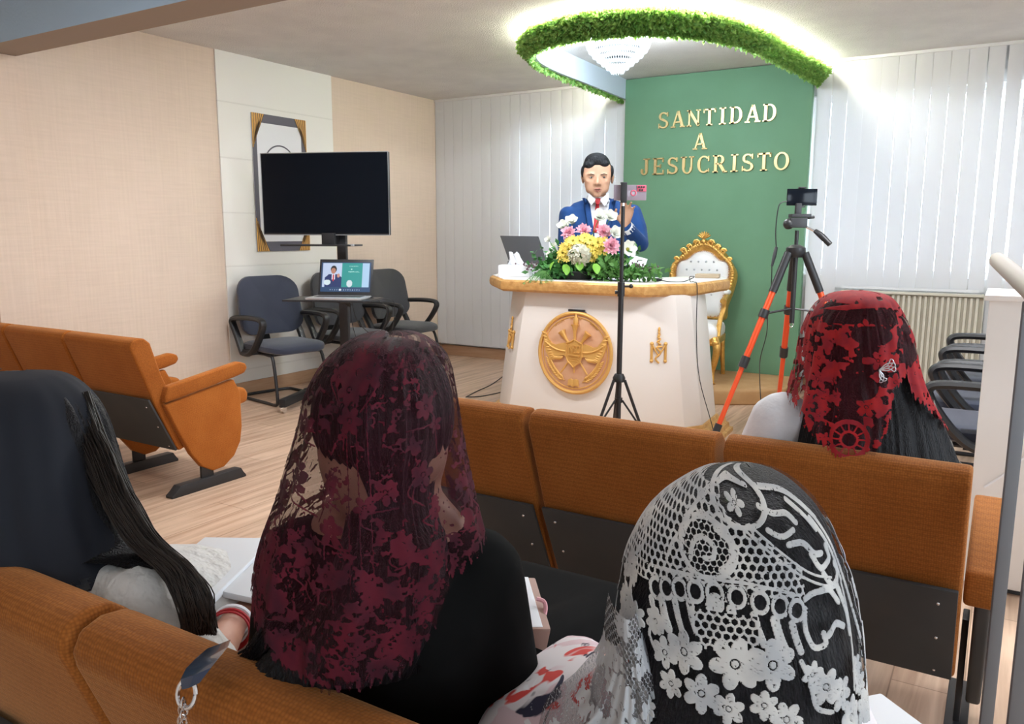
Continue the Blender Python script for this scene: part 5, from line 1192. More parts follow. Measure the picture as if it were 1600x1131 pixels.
for sx in (-1, 1):
    hx = hp + rt * sx * .085; an = Vector((hx.x, hx.y, .045)) + rt * sx * .03; b.hull([(an, .044), (an - FH * .17 - ZU * .01, .034)])
b.fused('shoes', M_plastic, mn, .01, 2)
bv = bvh_of(jk, mn); dirf = (m_(936, 330, 0) - m_(936, 330, -1)).normalized()
def wedge(x0, x1, y0, x2, x3, y1, nx=8, ny=12):
    return [[m_(*( (x0 + (x2 - x0) * j / ny) + ((x1 + (x3 - x1) * j / ny) - (x0 + (x2 - x0) * j / ny)) * i / nx, y0 + (y1 - y0) * j / ny), -.5) for i in range(nx + 1)] for j in range(ny + 1)]
patch('shirt', bv, wedge(916, 958, 311, 928, 944, 378), dirf, .006, M_shirt, mn)
patch('lapel', bv, wedge(909, 919, 309, 922, 930, 382), dirf, .010, M_suit, mn, .005)
patch('lapel', bv, wedge(955, 965, 309, 942, 950, 382), dirf, .010, M_suit, mn, .005)
patch('tie', bv, wedge(930.5, 936.5, 316, 925.5, 935, 366, 4, 10), dirf, .013, M_tie, mn, .006)
b = MB(); b.hull([(m_(930.5, 311, -.058), .007), (m_(937, 311, -.058), .007), (m_(932.5, 318, -.062), .006), (m_(935.5, 318, -.062), .006)]); b.build('tie_knot', M_tie, mn)
b = MB()                                                                          # standing collar and its two wings
rr = []
for i in range(25):
    a = math.radians(-90 + 15 * i); c0, c1 = m_(933.5, 308, .035), m_(934.5, 318, .05)
    rr.append((c0 + rt * .072 * math.cos(a) + FH * .072 * math.sin(a) + ZU * (.012 if math.sin(a) > -.2 else 0), c1 + rt * .084 * math.cos(a) + FH * .08 * math.sin(a)))
v0 = [b.bm.verts.new(p) for p, q in rr[:-1]]; v1 = [b.bm.verts.new(q) for p, q in rr[:-1]]; b.skin([v0, v1], False)
cl = link('collar', b.mesh('collar', fix=False), M_shirt, mn, True); cl.modifiers.new('s', 'SOLIDIFY').thickness = .006
for s_, pts in ((-1, ((920.5, 302), (931.5, 312), (924, 321), (918.5, 312))), (1, ((951, 301), (937, 312), (945, 322), (951.5, 312)))):
    b = MB(); v0 = [b.bm.verts.new(m_(x, y, -.048 - .012 * (abs(x - 934) < 8))) for x, y in pts]; b.bm.faces.new(v0); o = link('collar_wing', b.mesh('w', fix=False), M_shirt, mn, False); o.modifiers.new('s', 'SOLIDIFY').thickness = .006
b = MB(); cd = (WRR - ELR).normalized(); b.tube([WRR - cd * .055, WRR - cd * .012], [.050, .047], 14); b.build('shirt_cuff', M_shirt, mn)
# hair: cap over the skull with a side-swept fringe
b = MB(); mell(b, 932.5, 261, .045, .106, .128, .105); mell(b, 932, 253, -.01, .092, .098, .068); mell(b, 922, 258, -.05, .052, .050, .036, -.25); mell(b, 941, 256.5, -.045, .056, .055, .036, .2)
for sx, x in ((-1, 912), (1, 954.5)): mell(b, x, 268, -.015, .022, .050, .048)
hm = b.fused('hair', M_hairm, mn, .0075, 3, .5)
for v in hm.data.vertices: pass
for ex, ey in ((923.8, 277.2), (943.5, 277.0)):
    e = MB(); e.ell(m_(ex, ey, -.082), (.0155, .008, .0068), R3b, 12, 8); eo = e.build('eye', mat('eye_white', (.60, .55, .50), .3), mn)
    MB().ell(m_(ex + .3, ey, -.0905), (.0062, .003, .0062), R3b, 10, 8).build('iris', M_darkeye, eo)
    MB().tube([m_(ex - 4, ey + .1, -.084), m_(ex - 1, ey - 1.7, -.091), m_(ex + 2, ey - 1.6, -.091), m_(ex + 4, ey + .2, -.084)], .0022, 6).build('eyelid', M_skin, eo)
    sx = -1 if ex < 933 else 1
    MB().tube([m_(ex - sx * 5, ey - 3.9, -.098), m_(ex, ey - 5.6, -.099), m_(ex + sx * 5.5, ey - 4.2, -.085)], [.0035, .0042, .002], 6, flat=(1, .6)).build('eyebrow', M_hairm, mn)
MB().tube([m_(927.5, 296.2, -.094), m_(931.5, 294.7, -.104), m_(934, 295.3, -.106), m_(936.5, 294.7, -.104), m_(940.5, 296.2, -.094)], [.001, .0042, .004, .0042, .001], 8).build('upper_lip', M_lip, mn)
MB().tube([m_(928.5, 297.6, -.094), m_(934, 298.8, -.104), m_(939.5, 297.6, -.094)], [.001, .0055, .001], 8).build('lower_lip', M_lip, mn)
MB().ell(m_(934, 296.9, -.101), (.016, .005, .0022), R3b, 10, 6).build('mouth_gap', M_darkeye, mn)

# ---- the women in the seats
def woman(label, loc, J, skin=M_skin2, cloth=None, cname='dress', cloth_extra=None, sleeve=1., voxel=.011):
    """J: joints as room points: hip, chest, shl, shr, neck, head, kl, kr, al, ar, ell, elr, wrl, wrr (left/right as seen in the photo)"""
    t = thing('person', label, 'person', loc); b = MB(); g = lambda k: Vector(J[k])
    b.ell(g('head'), (.075, .092, .112), u=20, v=14); hd = g('head'); fd = Vector(J.get('face', (0, 1, 0))).normalized()
    b.hull([(hd + fd * .045 - ZU * .02, .05), (hd + fd * .065 - ZU * .085, .022), (hd + fd * .05 - ZU * .05, .045)]); b.hull([(hd + fd * .09 - ZU * .0, .008), (hd + fd * .115 - ZU * .035, .010)])   # jaw and nose
    for s_ in (-1, 1): sdv = fd.cross(ZU) * s_; b.ell(hd + sdv * .078 - ZU * .01, (.012, .018, .028)); b.ell(hd + fd * .088 + sdv * .03 + ZU * .012, (.016, .010, .006))
    b.ell(hd + fd * .092 - ZU * .062, (.022, .010, .007))
    b.cap(hd - ZU * .06, g('neck'), .050, .052)
    b.hull([(g('shl'), .045), (g('shr'), .045), (g('neck'), .05), (g('chest'), (.13, .09, .10))]); b.hull([(g('chest'), (.13, .09, .10)), (g('hip'), (.16, .11, .09))])
    for s_ in 'lr':
        b.cap(g('sh' + s_), g('el' + s_), .043, .036); b.cap(g('el' + s_), g('wr' + s_), .036, .025)
        hpv = g('hip') + (g('sh' + s_) - g('hip')).normalized().cross(ZU) * 0 + (rt if s_ == 'r' else -rt) * .08
        b.cap(hpv, g('k' + s_), .082, .058); b.cap(g('k' + s_), g('a' + s_), .055, .035); b.hull([(g('a' + s_) - ZU * .03, .032), (g('a' + s_) - ZU * .045 + Vector((0, .15, 0)), .022)])
        hdv = J.get('h' + s_, (Vector((0, .8, -.3)) + (rt if s_ == 'l' else -rt) * .5)); hand(b, g('wr' + s_), hdv, J.get('ts' + s_, (rt if s_ == 'l' else -rt)), J.get('hu' + s_, ZU), .92, (.45, .5, .55, .6), .6, .06)
    b.fused('body', skin, t, J.get('vox', .009), 3)
    if cloth:
        c = MB(); c.hull([(g('shl'), .058), (g('shr'), .058), (g('neck') - ZU * .04, .055), (g('chest'), (.15, .105, .11))]); c.hull([(g('chest'), (.15, .105, .11)), (g('hip'), (.19, .13, .105))])
        for s_ in 'lr':
            e_ = g('el' + s_); w_ = g('wr' + s_); c.cap(g('sh' + s_), e_, .060 * sleeve, .052 * sleeve); c.cap(e_, e_.lerp(w_, J.get('sleeve_' + s_, .85)), .050 * sleeve, .042 * sleeve)
            hpv = g('hip') + (rt if s_ == 'r' else -rt) * .08; c.cap(hpv, g('k' + s_), .10, .075)
        c.hull([(g('kl'), .075), (g('kr'), .075), (g('kl') - ZU * .28, .05), (g('kr') - ZU * .28, .05)])
        c.hull([(g('kl'), .075), (g('kr'), .075), (g('hip'), (.17, .10, .08))])
        if cloth_extra: cloth_extra(c)
        o = c.fused(cname, cloth, t, voxel, 4)
    return t
def seated(hip, kneel=.42, dx=.12):
    h = Vector(hip); return dict(hip=h, kl=h + Vector((-dx, kneel, -.02)), kr=h + Vector((dx, kneel, -.02)), al=Vector((h.x - dx, h.y + kneel + .02, .09)), ar=Vector((h.x + dx, h.y + kneel + .02, .09)))
# burgundy veil
M_wdress = M_blackcloth
J = seated((-.72, .95, .585)); hd = at(600, 640, 1.00); hd.z = at(603, 528, 1.02).z - .125
J.update(head=hd, neck=at(612, 770, 1.02), chest=at(618, 930, 1.03), shl=at(482, 885, 1.04), shr=at(738, 905, 1.00), ell=at(455, 1010, 1.12), elr=at(778, 1060, 1.08), wrl=at(520, 1090, 1.36), wrr=at(730, 1100, 1.34))
w2 = woman('woman in black under a burgundy lace veil, second from the left', (J['hip'].x, J['hip'].y, 0), J, cloth=M_wdress, cname='black_dress', sleeve=1.15)
drape('hair', [(528, 596, 604, 1.02, .01), (540, 545, 660, 1.01, .06), (575, 508, 690, 1.0, .085), (630, 492, 706, .99, .095), (680, 496, 705, 1.0, .095), (715, 520, 690, 1.0, .08), (770, 545, 680, 1.0, .065), (860, 530, 700, .96, .06), (960, 480, 690, .945, .055), (1040, 400, 660, .95, .05)], M_hair, w2, 240, 120, -180, 180, strandy(.03, 1))
rsx = random.Random(4)
def wisps(name, n, f, m, parent, r=.0012):
    b = MB()
    for k in range(n): b.tube(smoothpath(f(k), 4), r, 4)
    o = b.build(name, m, parent); return o
wisps('loose_hair', 160, lambda k: [at(470 + rsx.uniform(-30, 60), 940 + rsx.uniform(-30, 20), .94 + rsx.uniform(-.01, .02)), at(430 + rsx.uniform(-25, 40), 985 + rsx.uniform(-10, 12), .95), at(395 + rsx.uniform(-25, 30), 1035 + rsx.uniform(-15, 25), .97)], M_hair, w2, .0007)
def lace2(X, Y):
    rs_ = np.random.RandomState(5); L = np.zeros_like(X)
    n = vnoise(X, Y, 7, 1) * .5 + vnoise(X, Y, 3.2, 2) * .3 + vnoise(X, Y, 22, 3) * .45; L[n > .78] = .8
    g_flower(L, X, Y, 585, 560, 30, 6, .2); 
    for k in range(95):
        x, y = rs_.uniform(330, 900), rs_.uniform(545, 1000); r = rs_.uniform(10, 22); g_flower(L, X, Y, x, y, r, rs_.choice([5, 6]), rs_.rand() * 6)
        g_line(L, X, Y, [(x, y), (x + rs_.uniform(-26, 26), y + rs_.uniform(8, 26)), (x + rs_.uniform(-34, 34), y + rs_.uniform(18, 46))], 2.6)
    dn = vnoise(X, Y, 30, 9); L[(Y > 800) & (n > .62)] = .85; L[(Y < 560)] = np.maximum(L[(Y < 560)], .55 * (vnoise(X, Y, 5, 11)[(Y < 560)] > .4))
    for x0 in (560, 575, 590): g_line(L, X, Y, [(x0 + 10, 590), (x0 + 15, 700), (x0 + 22, 860)], 1.6)
    return L
def cut2(X, Y):
    low = np.interp(X, [300, 400, 440, 470, 540, 640, 690, 740, 790, 900], [900, 935, 955, 985, 992, 975, 930, 860, 835, 830]) + 7 * np.sin(X * .45) + 8 * (vnoise(X, Y * 0, 9, 4) - .5); return Y > low
M_lace2 = attr_lace('burgundy_lace', (.085, .0045, .014), (.035, .0025, .008), .42, col2=(.034, .003, .010))
fld = folds([(5, .035, .4, .5), (9, .025, 2., .6), (17, .014, 1., .5), (31, .007, 0, .4)])
drape('lace_veil', [(518, 603, 612, 1.02, .012), (527, 555, 662, 1.01, .075), (560, 512, 700, 1.0, .105), (610, 484, 712, .99, .120), (660, 472, 718, .985, .122), (720, 455, 728, .98, .118), (780, 438, 740, .965, .12), (830, 420, 752, .955, .12), (880, 408, 758, .945, .12), (940, 402, 760, .94, .115), (1010, 400, 765, .935, .11)], M_lace2, w2, 520, 520, -140, 140, fld, lace2, cut2, .0007)
# white lace over black
J = seated((-.16, .86, .585)); J['kr'] = Vector((-.15, 1.2, .54)); J['ar'] = Vector((-.15, 1.25, .09)); J['kl'] = Vector((-.50, 1.16, .56)); J['al'] = Vector((-.48, 1.2, .09))
hd3 = at(1155, 860, .85); hd3.z = at(1168, 727, .89).z - .132; J.update(head=hd3, neck=at(1150, 1000, .80), chest=at(1150, 1160, .80), shl=at(1010, 1090, .80), shr=at(1262, 1110, .80), ell=at(960, 1240, .92), elr=at(1290, 1250, .92), wrl=at(1060, 1210, 1.15), wrr=at(1240, 1210, 1.15), face=(0, .9, -.4))
M_floral = mat('pink_floral_cotton', (.80, .55, .56), .8)
def floral():
    m = bpy.data.materials.new('red_white_floral_cotton'); m.use_nodes = True; N, L = nodes_of(m); p = N['Principled BSDF']; tc = N.new('ShaderNodeTexCoord'); prev = None
    cols = [(9, 0, .52, (.72, .56, .60), (.80, .76, .78)), (13, 3, .60, None, (.66, .06, .05)), (17, 7, .66, None, (.03, .03, .06)), (21, 11, .66, None, (.86, .86, .88))]
    base = None
    for sc, off, th, c0, c1 in cols:
        mp = N.new('ShaderNodeMapping'); mp.inputs['Location'].default_value = (off, off, off); L.new(tc.outputs['Object'], mp.inputs[0])
        n = N.new('ShaderNodeTexNoise'); n.inputs['Scale'].default_value = sc; n.inputs['Detail'].default_value = 2; n.inputs['Distortion'].default_value = 1.2; L.new(mp.outputs[0], n.inputs['Vector'])
        gt = N.new('ShaderNodeMapRange'); gt.inputs[1].default_value = th - .015; gt.inputs[2].default_value = th + .015; L.new(n.outputs['Fac'], gt.inputs[0])
        mx = N.new('ShaderNodeMix'); mx.data_type = 'RGBA'; L.new(gt.outputs[0], mx.inputs[0]); mx.inputs[7].default_value = (*c1, 1)
        if base is None: mx.inputs[6].default_value = (*c0, 1)
        else: L.new(base, mx.inputs[6])
        base = mx.outputs[2]
    L.new(base, p.inputs['Base Color']); p.inputs['Roughness'].default_value = .85; return m
def ex3(c):
    c.hull([(at(900, 1048, 1.12), .05), (at(850, 1085, 1.08), .05), (at(960, 1120, .98), .07), (at(830, 1180, 1.0), .08)])
w3 = woman('woman bowed under a white and black lace mantilla in the foreground', (J['hip'].x, J['hip'].y, 0), J, cloth=floral(), cname='floral_dress', cloth_extra=ex3)
M_hair3 = M_hair
rows3 = [(727, 1160, 1178, .89, .01), (738, 1105, 1225, .88, .045), (765, 1060, 1262, .865, .075), (800, 1018, 1288, .85, .092), (850, 988, 1308, .835, .102), (905, 974, 1324, .82, .108), (960, 968, 1334, .81, .110), (1020, 964, 1338, .80, .110), (1080, 958, 1342, .79, .115), (1150, 950, 1350, .775, .125), (1230, 935, 1365, .76, .14)]
drape('hair', [(a, b_ + 8, c - 8, d, e * .93) for a, b_, c, d, e in rows3], M_hair, w3, 200, 100, -175, 175, strandy(.008, 3))
def lace3(X, Y):
    L = np.zeros_like(X); rs_ = np.random.RandomState(8)
    bound = np.interp(X, [900, 1060, 1123, 1150, 1179, 1215, 1251, 1400], [700, 735, 768, 790, 815, 838, 851, 880])
    net = hexnet(X, Y, 11.5, .16)
    left = (Y > bound) & (Y < 872 + .0 * X) & (X < 1205); L[left & net] = 1
    up_ = (Y <= bound); L[up_ & (X < 1110) & net & (Y > 742)] = 1
    g_line(L, X, Y, [(1112, 758), (1140, 780), (1179, 812), (1218, 838), (1262, 852)], 3.2); g_line(L, X, Y, [(1106, 764), (1134, 788), (1174, 820), (1214, 846), (1256, 862)], 3.6)
    def clear(x, y, r): L[(X - x) ** 2 + (Y - y) ** 2 < r * r] = 0
    clear(1071, 811, 33); L[((X - 1071) ** 2 + (Y - 811) ** 2 < 33 ** 2) & hexnet(X, Y, 9, .10)] = .9
    g_ring(L, X, Y, 1071, 811, 35, 7, 1.15); g_line(L, X, Y, [(1046, 826), (1052, 806), (1068, 798), (1082, 806), (1080, 820), (1068, 822)], 7); g_line(L, X, Y, [(1088, 786), (1106, 800), (1104, 822), (1090, 834)], 8)
    clear(1127, 753, 24); g_ring(L, X, Y, 1127, 753, 28, 6, 1.3); g_flower(L, X, Y, 1122, 756, 14, 5); g_line(L, X, Y, [(1098, 742), (1120, 734), (1146, 738)], 5)
    for a in ([(1045, 782), (1068, 756), (1100, 740)], [(1028, 800), (1050, 772), (1080, 752)], [(1000, 850), (1015, 815), (1040, 788)]): g_line(L, X, Y, a, 4)
    # row of loops
    for k, x in enumerate((985, 1005, 1027, 1052, 1079, 1109, 1139, 1166, 1190)):
        y = 868 + 16 * ((x - 1085) / 105.) ** 2 - 4; clear(x, y, 15); g_ring(L, X, Y, x, y, 12.5, 6, .85); g_line(L, X, Y, [(x - 9, y + 16), (x - 4, y + 36), (x + 2, y + 52)], 10 + 3 * (k % 2)); 
    g_line(L, X, Y, [(978, 852), (1027, 848), (1079, 846), (1139, 848), (1195, 862)], 4.5)
    g_circ(L, X, Y, 1079, 876, 13)
    cen = (abs(X - 1092) < 42) & (Y > 886) & (Y < 938); L[cen] = 0; L[cen & hexnet(X, Y, 11.5, .15)] = 1
    # thick squiggles on the bare right side
    for a, w_ in (([(1155, 757), (1172, 764), (1192, 765), (1205, 776)], 7), ([(1160, 782), (1178, 790), (1198, 784)], 7), ([(1187, 800), (1210, 800), (1228, 815), (1245, 818)], 8), ([(1222, 815), (1238, 835), (1262, 828), (1258, 812)], 8), ([(1242, 842), (1262, 862), (1282, 850), (1276, 838)], 9),
                  ([(1160, 738), (1195, 742), (1222, 756), (1250, 778)], 6), ([(1200, 752), (1225, 772), (1243, 790)], 6), ([(1235, 775), (1262, 806), (1282, 836), (1292, 862)], 6), ([(1246, 775), (1280, 815), (1302, 860), (1318, 905), (1335, 950)], 5), ([(1205, 868), (1222, 862), (1250, 864), (1270, 884)], 8), ([(1203, 880), (1201, 905), (1214, 930), (1232, 928), (1230, 914)], 8), ([(1238, 918), (1256, 908), (1276, 916)], 9), ([(1290, 866), (1296, 900), (1300, 960), (1302, 1010)], 5), ([(1270, 860), (1290, 900), (1294, 930)], 10),
                  ([(1192, 945), (1206, 975), (1216, 1010), (1240, 1020)], 7)): g_line(L, X, Y, a, w_)
    for x, y, r in ((1032, 949, 30), (1103, 951, 36), (1152, 947, 34), (1057, 999, 27), (1094, 1012, 22), (1231, 985, 26), (1262, 1002, 24), (1315, 985, 18), (1325, 1010, 18), (1000, 960, 22), (1010, 1000, 20), (1140, 1000, 20), (1170, 1020, 24), (985, 925, 16), (1210, 965, 18)): g_flower(L, X, Y, x, y, r, 6, rs_.rand() * 3)
    for k in range(60):
        x, y = rs_.uniform(820, 1500), rs_.uniform(1035, 1240); r = rs_.uniform(14, 30); g_flower(L, X, Y, x, y, r, rs_.choice([5, 6, 7]), rs_.rand() * 6)
        g_line(L, X, Y, [(x, y), (x + rs_.uniform(-34, 34), y + rs_.uniform(10, 30)), (x + rs_.uniform(-44, 44), y + rs_.uniform(24, 60))], 6)
    for k in range(26):
        for sgn in (0, 1):
            x, y = (rs_.uniform(820, 985) if sgn else rs_.uniform(1330, 1480)), rs_.uniform(790, 1050); g_flower(L, X, Y, x, y, rs_.uniform(10, 22), 6, rs_.rand() * 6); g_line(L, X, Y, [(x, y), (x + rs_.uniform(-20, 20), y + 20), (x + rs_.uniform(-24, 24), y + 42)], 5)
    fz = vnoise(X, Y, 2.2, 6); L[(L > .5) & (fz < .13)] = .3
    return L
M_lace3 = attr_lace('white_lace', (.62, .61, .58), (.02, .02, .025), .22, col2=(.42, .43, .44))
fl3 = folds([(4, .012, .3, .6), (11, .010, 1.2, .7), (23, .006, 2., .5)])
drape('lace_mantilla', rows3, M_lace3, w3, 720, 640, -140, 140, fl3, lace3, None, .0016)
# a second fall of grey-white lace on her left shoulder
def lace3b(X, Y):
    L = np.zeros_like(X); rs_ = np.random.RandomState(18)
    for k in range(70): g_flower(L, X, Y, rs_.uniform(830, 1010), rs_.uniform(930, 1190), rs_.uniform(9, 18), 6, rs_.rand() * 6)
    L[hexnet(X, Y, 6, .12)] = np.maximum(L[hexnet(X, Y, 6, .12)], .6); return L
M_lace3b = attr_lace('grey_white_lace', (.50, .52, .54), (.12, .12, .13), .45)
drape('lace_mantilla_fall', [(930, 952, 990, .80, .05), (960, 948, 1000, .80, .06), (1010, 940, 1020, .80, .07), (1060, 905, 1060, .82, .09), (1110, 855, 1090, .84, .10), (1200, 835, 1100, .84, .12)], M_lace3b, w3, 200, 200, -100, 60, folds([(13, .03, 0, .6), (29, .02, 1, .5)]), lace3b)
# red lace
J = seated((-.30, 2.40, .585)); J.update(head=at(1345, 545, 2.10), neck=at(1350, 640, 2.12), chest=at(1350, 730, 2.12), shl=at(1222, 662, 2.10), shr=at(1432, 715, 2.12), ell=at(1178, 745, 2.15), elr=at(1450, 790, 2.25), wrl=at(1290, 800, 2.45), wrr=at(1420, 800, 2.45), vox=.011)
w4 = woman('woman in a white blouse with long dark hair under a red lace veil', (J['hip'].x, J['hip'].y, 0), J, cloth=M_whitecloth, cname='white_blouse', sleeve=1.45)
M_hairb = mat('ash_brown_hair_tips', (.16, .13, .10), .45, bump=(140, .7, .004), scale3=(3, 3, .3))
drape('hair', [(462, 1334, 1344, 2.12, .01), (472, 1300, 1380, 2.11, .07), (505, 1268, 1410, 2.09, .10), (560, 1262, 1425, 2.07, .115), (610, 1268, 1442, 2.04, .11), (650, 1262, 1462, 2.01, .11), (700, 1252, 1484, 1.99, .10), (735, 1250, 1495, 1.985, .09), (800, 1260, 1490, 1.985, .07)], M_hair, w4, 260, 120, -178, 178, strandy(.03, 6))
wisps('hair_tips', 60, lambda k: [at(1448 + rsx.uniform(-14, 12), 640 + rsx.uniform(-20, 20), 2.02), at(1474 + rsx.uniform(-12, 12), 695 + rsx.uniform(-6, 6), 2.0 + rsx.uniform(-.02, .03)), at(1492 + rsx.uniform(-10, 14), 742 + rsx.uniform(-16, 10), 1.99 + rsx.uniform(-.02, .03))], M_hairb, w4, .0022)
def lace4(X, Y):
    rs_ = np.random.RandomState(15); L = np.zeros_like(X); n = vnoise(X, Y, 11, 21) * .6 + vnoise(X, Y, 4.5, 22) * .35 + vnoise(X, Y, 30, 23) * .35
    L[n > .66] = 1
    L[(Y < 470) & (vnoise(X, Y, 6, 77) > .4)] = .9; L[abs(Y - 472 + (X - 1340) * .05 - .0012 * (X - 1340) ** 2) < 3.5] = 1; bandm = (Y > 480) & (Y < 500) & (abs(X - 1320) < 60); L[bandm] = 0
    for k in range(60): g_flower(L, X, Y, rs_.uniform(1180, 1520), rs_.uniform(500, 700), rs_.uniform(7, 15), 5, rs_.rand() * 6)
    L[((X - 1330) / 30) ** 2 + ((Y - 515) / 14) ** 2 < 1] = 0; L[((X - 1305) / 28) ** 2 + ((Y - 590) / 20) ** 2 < 1] *= .3
    m = (X - 1292) ** 2 + (Y - 668) ** 2 < 30 ** 2; L[m] = 0; g_ring(L, X, Y, 1292, 668, 27, 7); g_ring(L, X, Y, 1292, 668, 12, 4); 
    for k in range(12): a = k * PI / 6; g_line(L, X, Y, [(1292 + 13 * math.cos(a), 668 + 13 * math.sin(a)), (1292 + 19 * math.cos(a), 668 + 19 * math.sin(a)), (1292 + 25 * math.cos(a), 668 + 25 * math.sin(a))], 2.4)
    return L
def cut4(X, Y):
    low = np.interp(X, [1150, 1200, 1240, 1262, 1300, 1325, 1345, 1362, 1385, 1405, 1430, 1460, 1490, 1560], [625, 632, 668, 690, 706, 700, 640, 585, 570, 610, 628, 648, 660, 655]) + 4 * np.sin(X * .9) + 5 * (vnoise(X, Y * 0, 5, 44) - .5); return Y > low
M_lace4 = attr_lace('red_lace', (.36, .014, .016), (.09, .004, .01), .30, col2=(.24, .012, .02))
drape('lace_veil', [(453, 1334, 1346, 2.11, .012), (460, 1300, 1382, 2.10, .075), (480, 1276, 1400, 2.09, .105), (520, 1259, 1417, 2.075, .128), (570, 1250, 1426, 2.055, .138), (610, 1240, 1440, 2.03, .14), (650, 1230, 1462, 2.0, .14), (680, 1232, 1480, 1.98, .135), (712, 1236, 1488, 1.965, .13)], M_lace4, w4, 420, 380, -150, 150, folds([(6, .03, .9, .5), (13, .025, 2.2, .6), (27, .012, 0, .5)]), lace4, cut4, .0012)
b = MB(); cc = at(1374, 578, 1.905)                                              # butterfly hair clip in silver wire
for s_, a0 in ((1, .35), (1, .05), (1, .65), (1, -1.0), (1, -1.35)):
    L0 = .035 if a0 > -.5 else .028
    pts = [cc + (rt * math.cos(a0 + .16 * math.sin(q * PI / 8 * 2)) + ZU * math.sin(a0 + .16 * math.sin(q * PI / 8 * 2))) * L0 * math.sin(q * PI / 16) * 1.1 for q in range(17)]
    b.tube(pts, .0013, 6)
b.build('hair_clip', M_silver, w4)
# woman with long dark hair at the left edge
J = seated((-1.30, 1.0, .585)); J['kl'] = Vector((-1.42, 1.34, .52)); J['kr'] = Vector((-1.24, 1.34, .52))
J.update(head=at(15, 715, 1.44), neck=at(30, 830, 1.42), chest=at(80, 950, 1.42), shl=at(-110, 910, 1.62), shr=at(218, 948, 1.27), ell=at(40, 1000, 1.6), elr=at(318, 1055, 1.25), wrl=at(328, 918, 1.56), wrr=at(368, 968, 1.46), hl=rt * 1. - ZU * .25, tsl=FH * .8 + ZU * .3, hul=ZU - FH * .3, hr=rt * .35 + ZU * .1 + FH * .8, tsr=-rt, hur=ZU, vox=.008, sleeve_l=.7, sleeve_r=.15)
M_blouse = mat('cream_eyelet_blouse', (.66, .65, .62), .8, bump=(26, .8, .02))
w1 = woman('woman with long dark wavy hair and a cream blouse at the left edge', (J['hip'].x, J['hip'].y, 0), J, cloth=M_blouse, cname='eyelet_blouse', sleeve=1.15)
drape('hair', [(582, -10, 40, 1.44, .01), (590, -60, 85, 1.44, .07), (612, -100, 122, 1.43, .10), (650, -115, 150, 1.42, .12), (710, -120, 170, 1.41, .125), (770, -110, 190, 1.39, .12), (830, -60, 222, 1.37, .105), (862, 150, 252, 1.31, .05), (892, 225, 272, 1.28, .02)], M_hair, w1, 300, 160, -178, 178, strandy(.035, 9, folds([(7, .02, 0, .5)])))
wisps('loose_hair', 620, lambda k: (lambda a, b_, c_: [at(118 + a * 22, 640 + rsx.uniform(-30, 30), 1.43), at(150 + a * 22, 710 + rsx.uniform(-20, 20), 1.375 + c_), at(190 + a * 24 + rsx.uniform(-5, 5), 790 + b_, 1.31 + c_), at(228 + a * 24 + rsx.uniform(-6, 6), 848 + b_, 1.27 + c_), at(276 + a * 24 + rsx.uniform(-8, 8), 892 + b_, 1.22 + c_), at(303 + a * 24 + rsx.uniform(-10, 8), 935 + b_, 1.20 + c_), at(312 + a * 18 + rsx.uniform(-12, 12), 985 + b_, 1.19 + c_)])(rsx.uniform(-1, 1), rsx.uniform(-8, 8), rsx.uniform(-.02, .04)), mat('dark_brown_hair', (.013, .009, .007), .45), w1, .0011)
M_lace1 = attr_lace('black_sheer_veil', (.012, .014, .02), (.02, .024, .034), .72)
def lace1(X, Y):
    L = np.zeros_like(X); rs_ = np.random.RandomState(3); L[Y < 868] = 1
    for k in range(40): g_flower(L, X, Y, rs_.uniform(40, 300), rs_.uniform(865, 930), rs_.uniform(8, 16), 6, rs_.rand() * 6)
    return L
drape('sheer_veil', [(578, -10, 40, 1.44, .012), (586, -64, 88, 1.44, .08), (610, -104, 124, 1.43, .112), (650, -124, 150, 1.42, .135), (710, -130, 162, 1.40, .142), (780, -130, 180, 1.375, .142), (840, -130, 205, 1.35, .14), (885, -125, 222, 1.335, .13), (915, -120, 218, 1.33, .12)], M_lace1, w1, 220, 220, -140, 120, folds([(9, .02, 0, .5), (21, .01, 1, .5)]), lace1, lambda X, Y: Y > np.interp(X, [0, 60, 120, 170, 220, 260], [925, 920, 905, 893, 880, 862]))
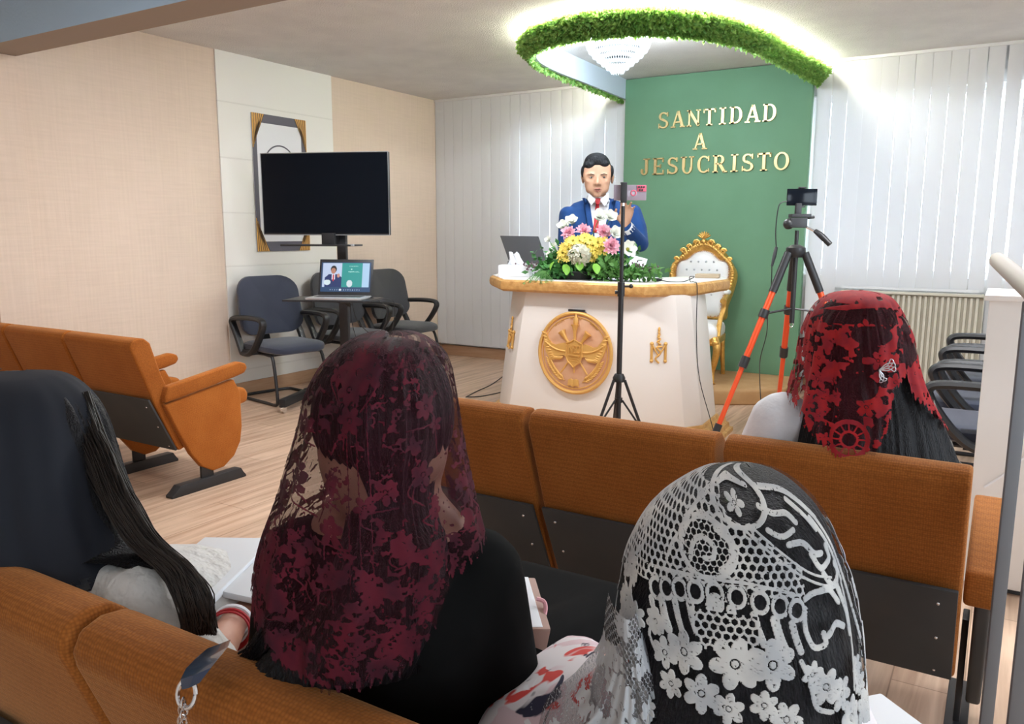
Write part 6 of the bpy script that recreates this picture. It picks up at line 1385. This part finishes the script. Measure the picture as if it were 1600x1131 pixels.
# bracelets
WR = J['wrr']; ax = (J['wrr'] - J['elr']).normalized()
def bangle(c, ax_, r, t_, m, name, squash=1.):
    q = Vector(ax_).to_track_quat('Z', 'Y').to_matrix(); return MB().tube([Vector(c) + q @ Vector((r * math.cos(a * PI / 14), r * math.sin(a * PI / 14) * squash, 0)) for a in range(29)], t_, 6, False).build(name, m, w1)
for o_, r_, t_, m in ((-.052, .036, .0022, M_tie), (-.038, .035, .0030, M_tie), (-.020, .033, .0050, M_paper)): bangle(WR + ax * o_, ax, r_, t_, m, 'bracelet')
bangle(J['wrl'] + rt * -.005, rt, .030, .003, M_silver, 'bracelet'); b = MB(); b.ell(J['wrl'] + ZU * .032 - rt * .005, (.012, .009, .007)); b.build('bracelet_charm', M_silver, w1)
# books in laps
def book(name, label, c, size, rz, m, cat='book', tilt=(0, 0)):
    o = MB().box(c, size, (tilt[0], tilt[1], rz)).build(name, m, None, .003); tag(o, label, cat); return o
ob = thing('open_book', 'open white-paged book lying in the left woman\'s lap', 'book', at(385, 905, 1.56))
c = at(392, 890, 1.56); 
for s_ in (-1, 1):
    b = MB(); b.box(c + rt * .085 * s_, (.165, .23, .014), Euler((math.radians(8), math.radians(5) * s_, YAW - .25)).to_matrix().to_4x4()); b.build('page_block', M_paper, ob, .003)
bk = thing('closed_book', 'upright book with white page edge and pink ribbon beside the black dress', 'book', at(835, 960, 1.36))
c = at(824, 985, 1.36)
MB().box(c, (.035, .13, .12), (.25, .1, YAW + .2)).build('cover', mat('tan_cover', (.42, .27, .22), .6), bk, .004)
MB().box(c + ZU * .004 - rt * .006, (.022, .126, .116), (.25, .1, YAW + .2)).build('page_block', M_paper, bk, .002)
MB().tube(smoothpath([at(838, 935, 1.33), at(850, 940, 1.33), at(852, 955, 1.32), at(843, 980, 1.31), at(836, 990, 1.31)], 6), .0035, 6).build('ribbon', M_pink if False else mat('pale_pink_ribbon', (.75, .38, .42), .5), bk)
ob2 = book('booklet', 'white booklet corner in the lap of the lace-covered woman', at(1392, 1140, 1.10), (.09, .14, .012), YAW + .3, M_paper)
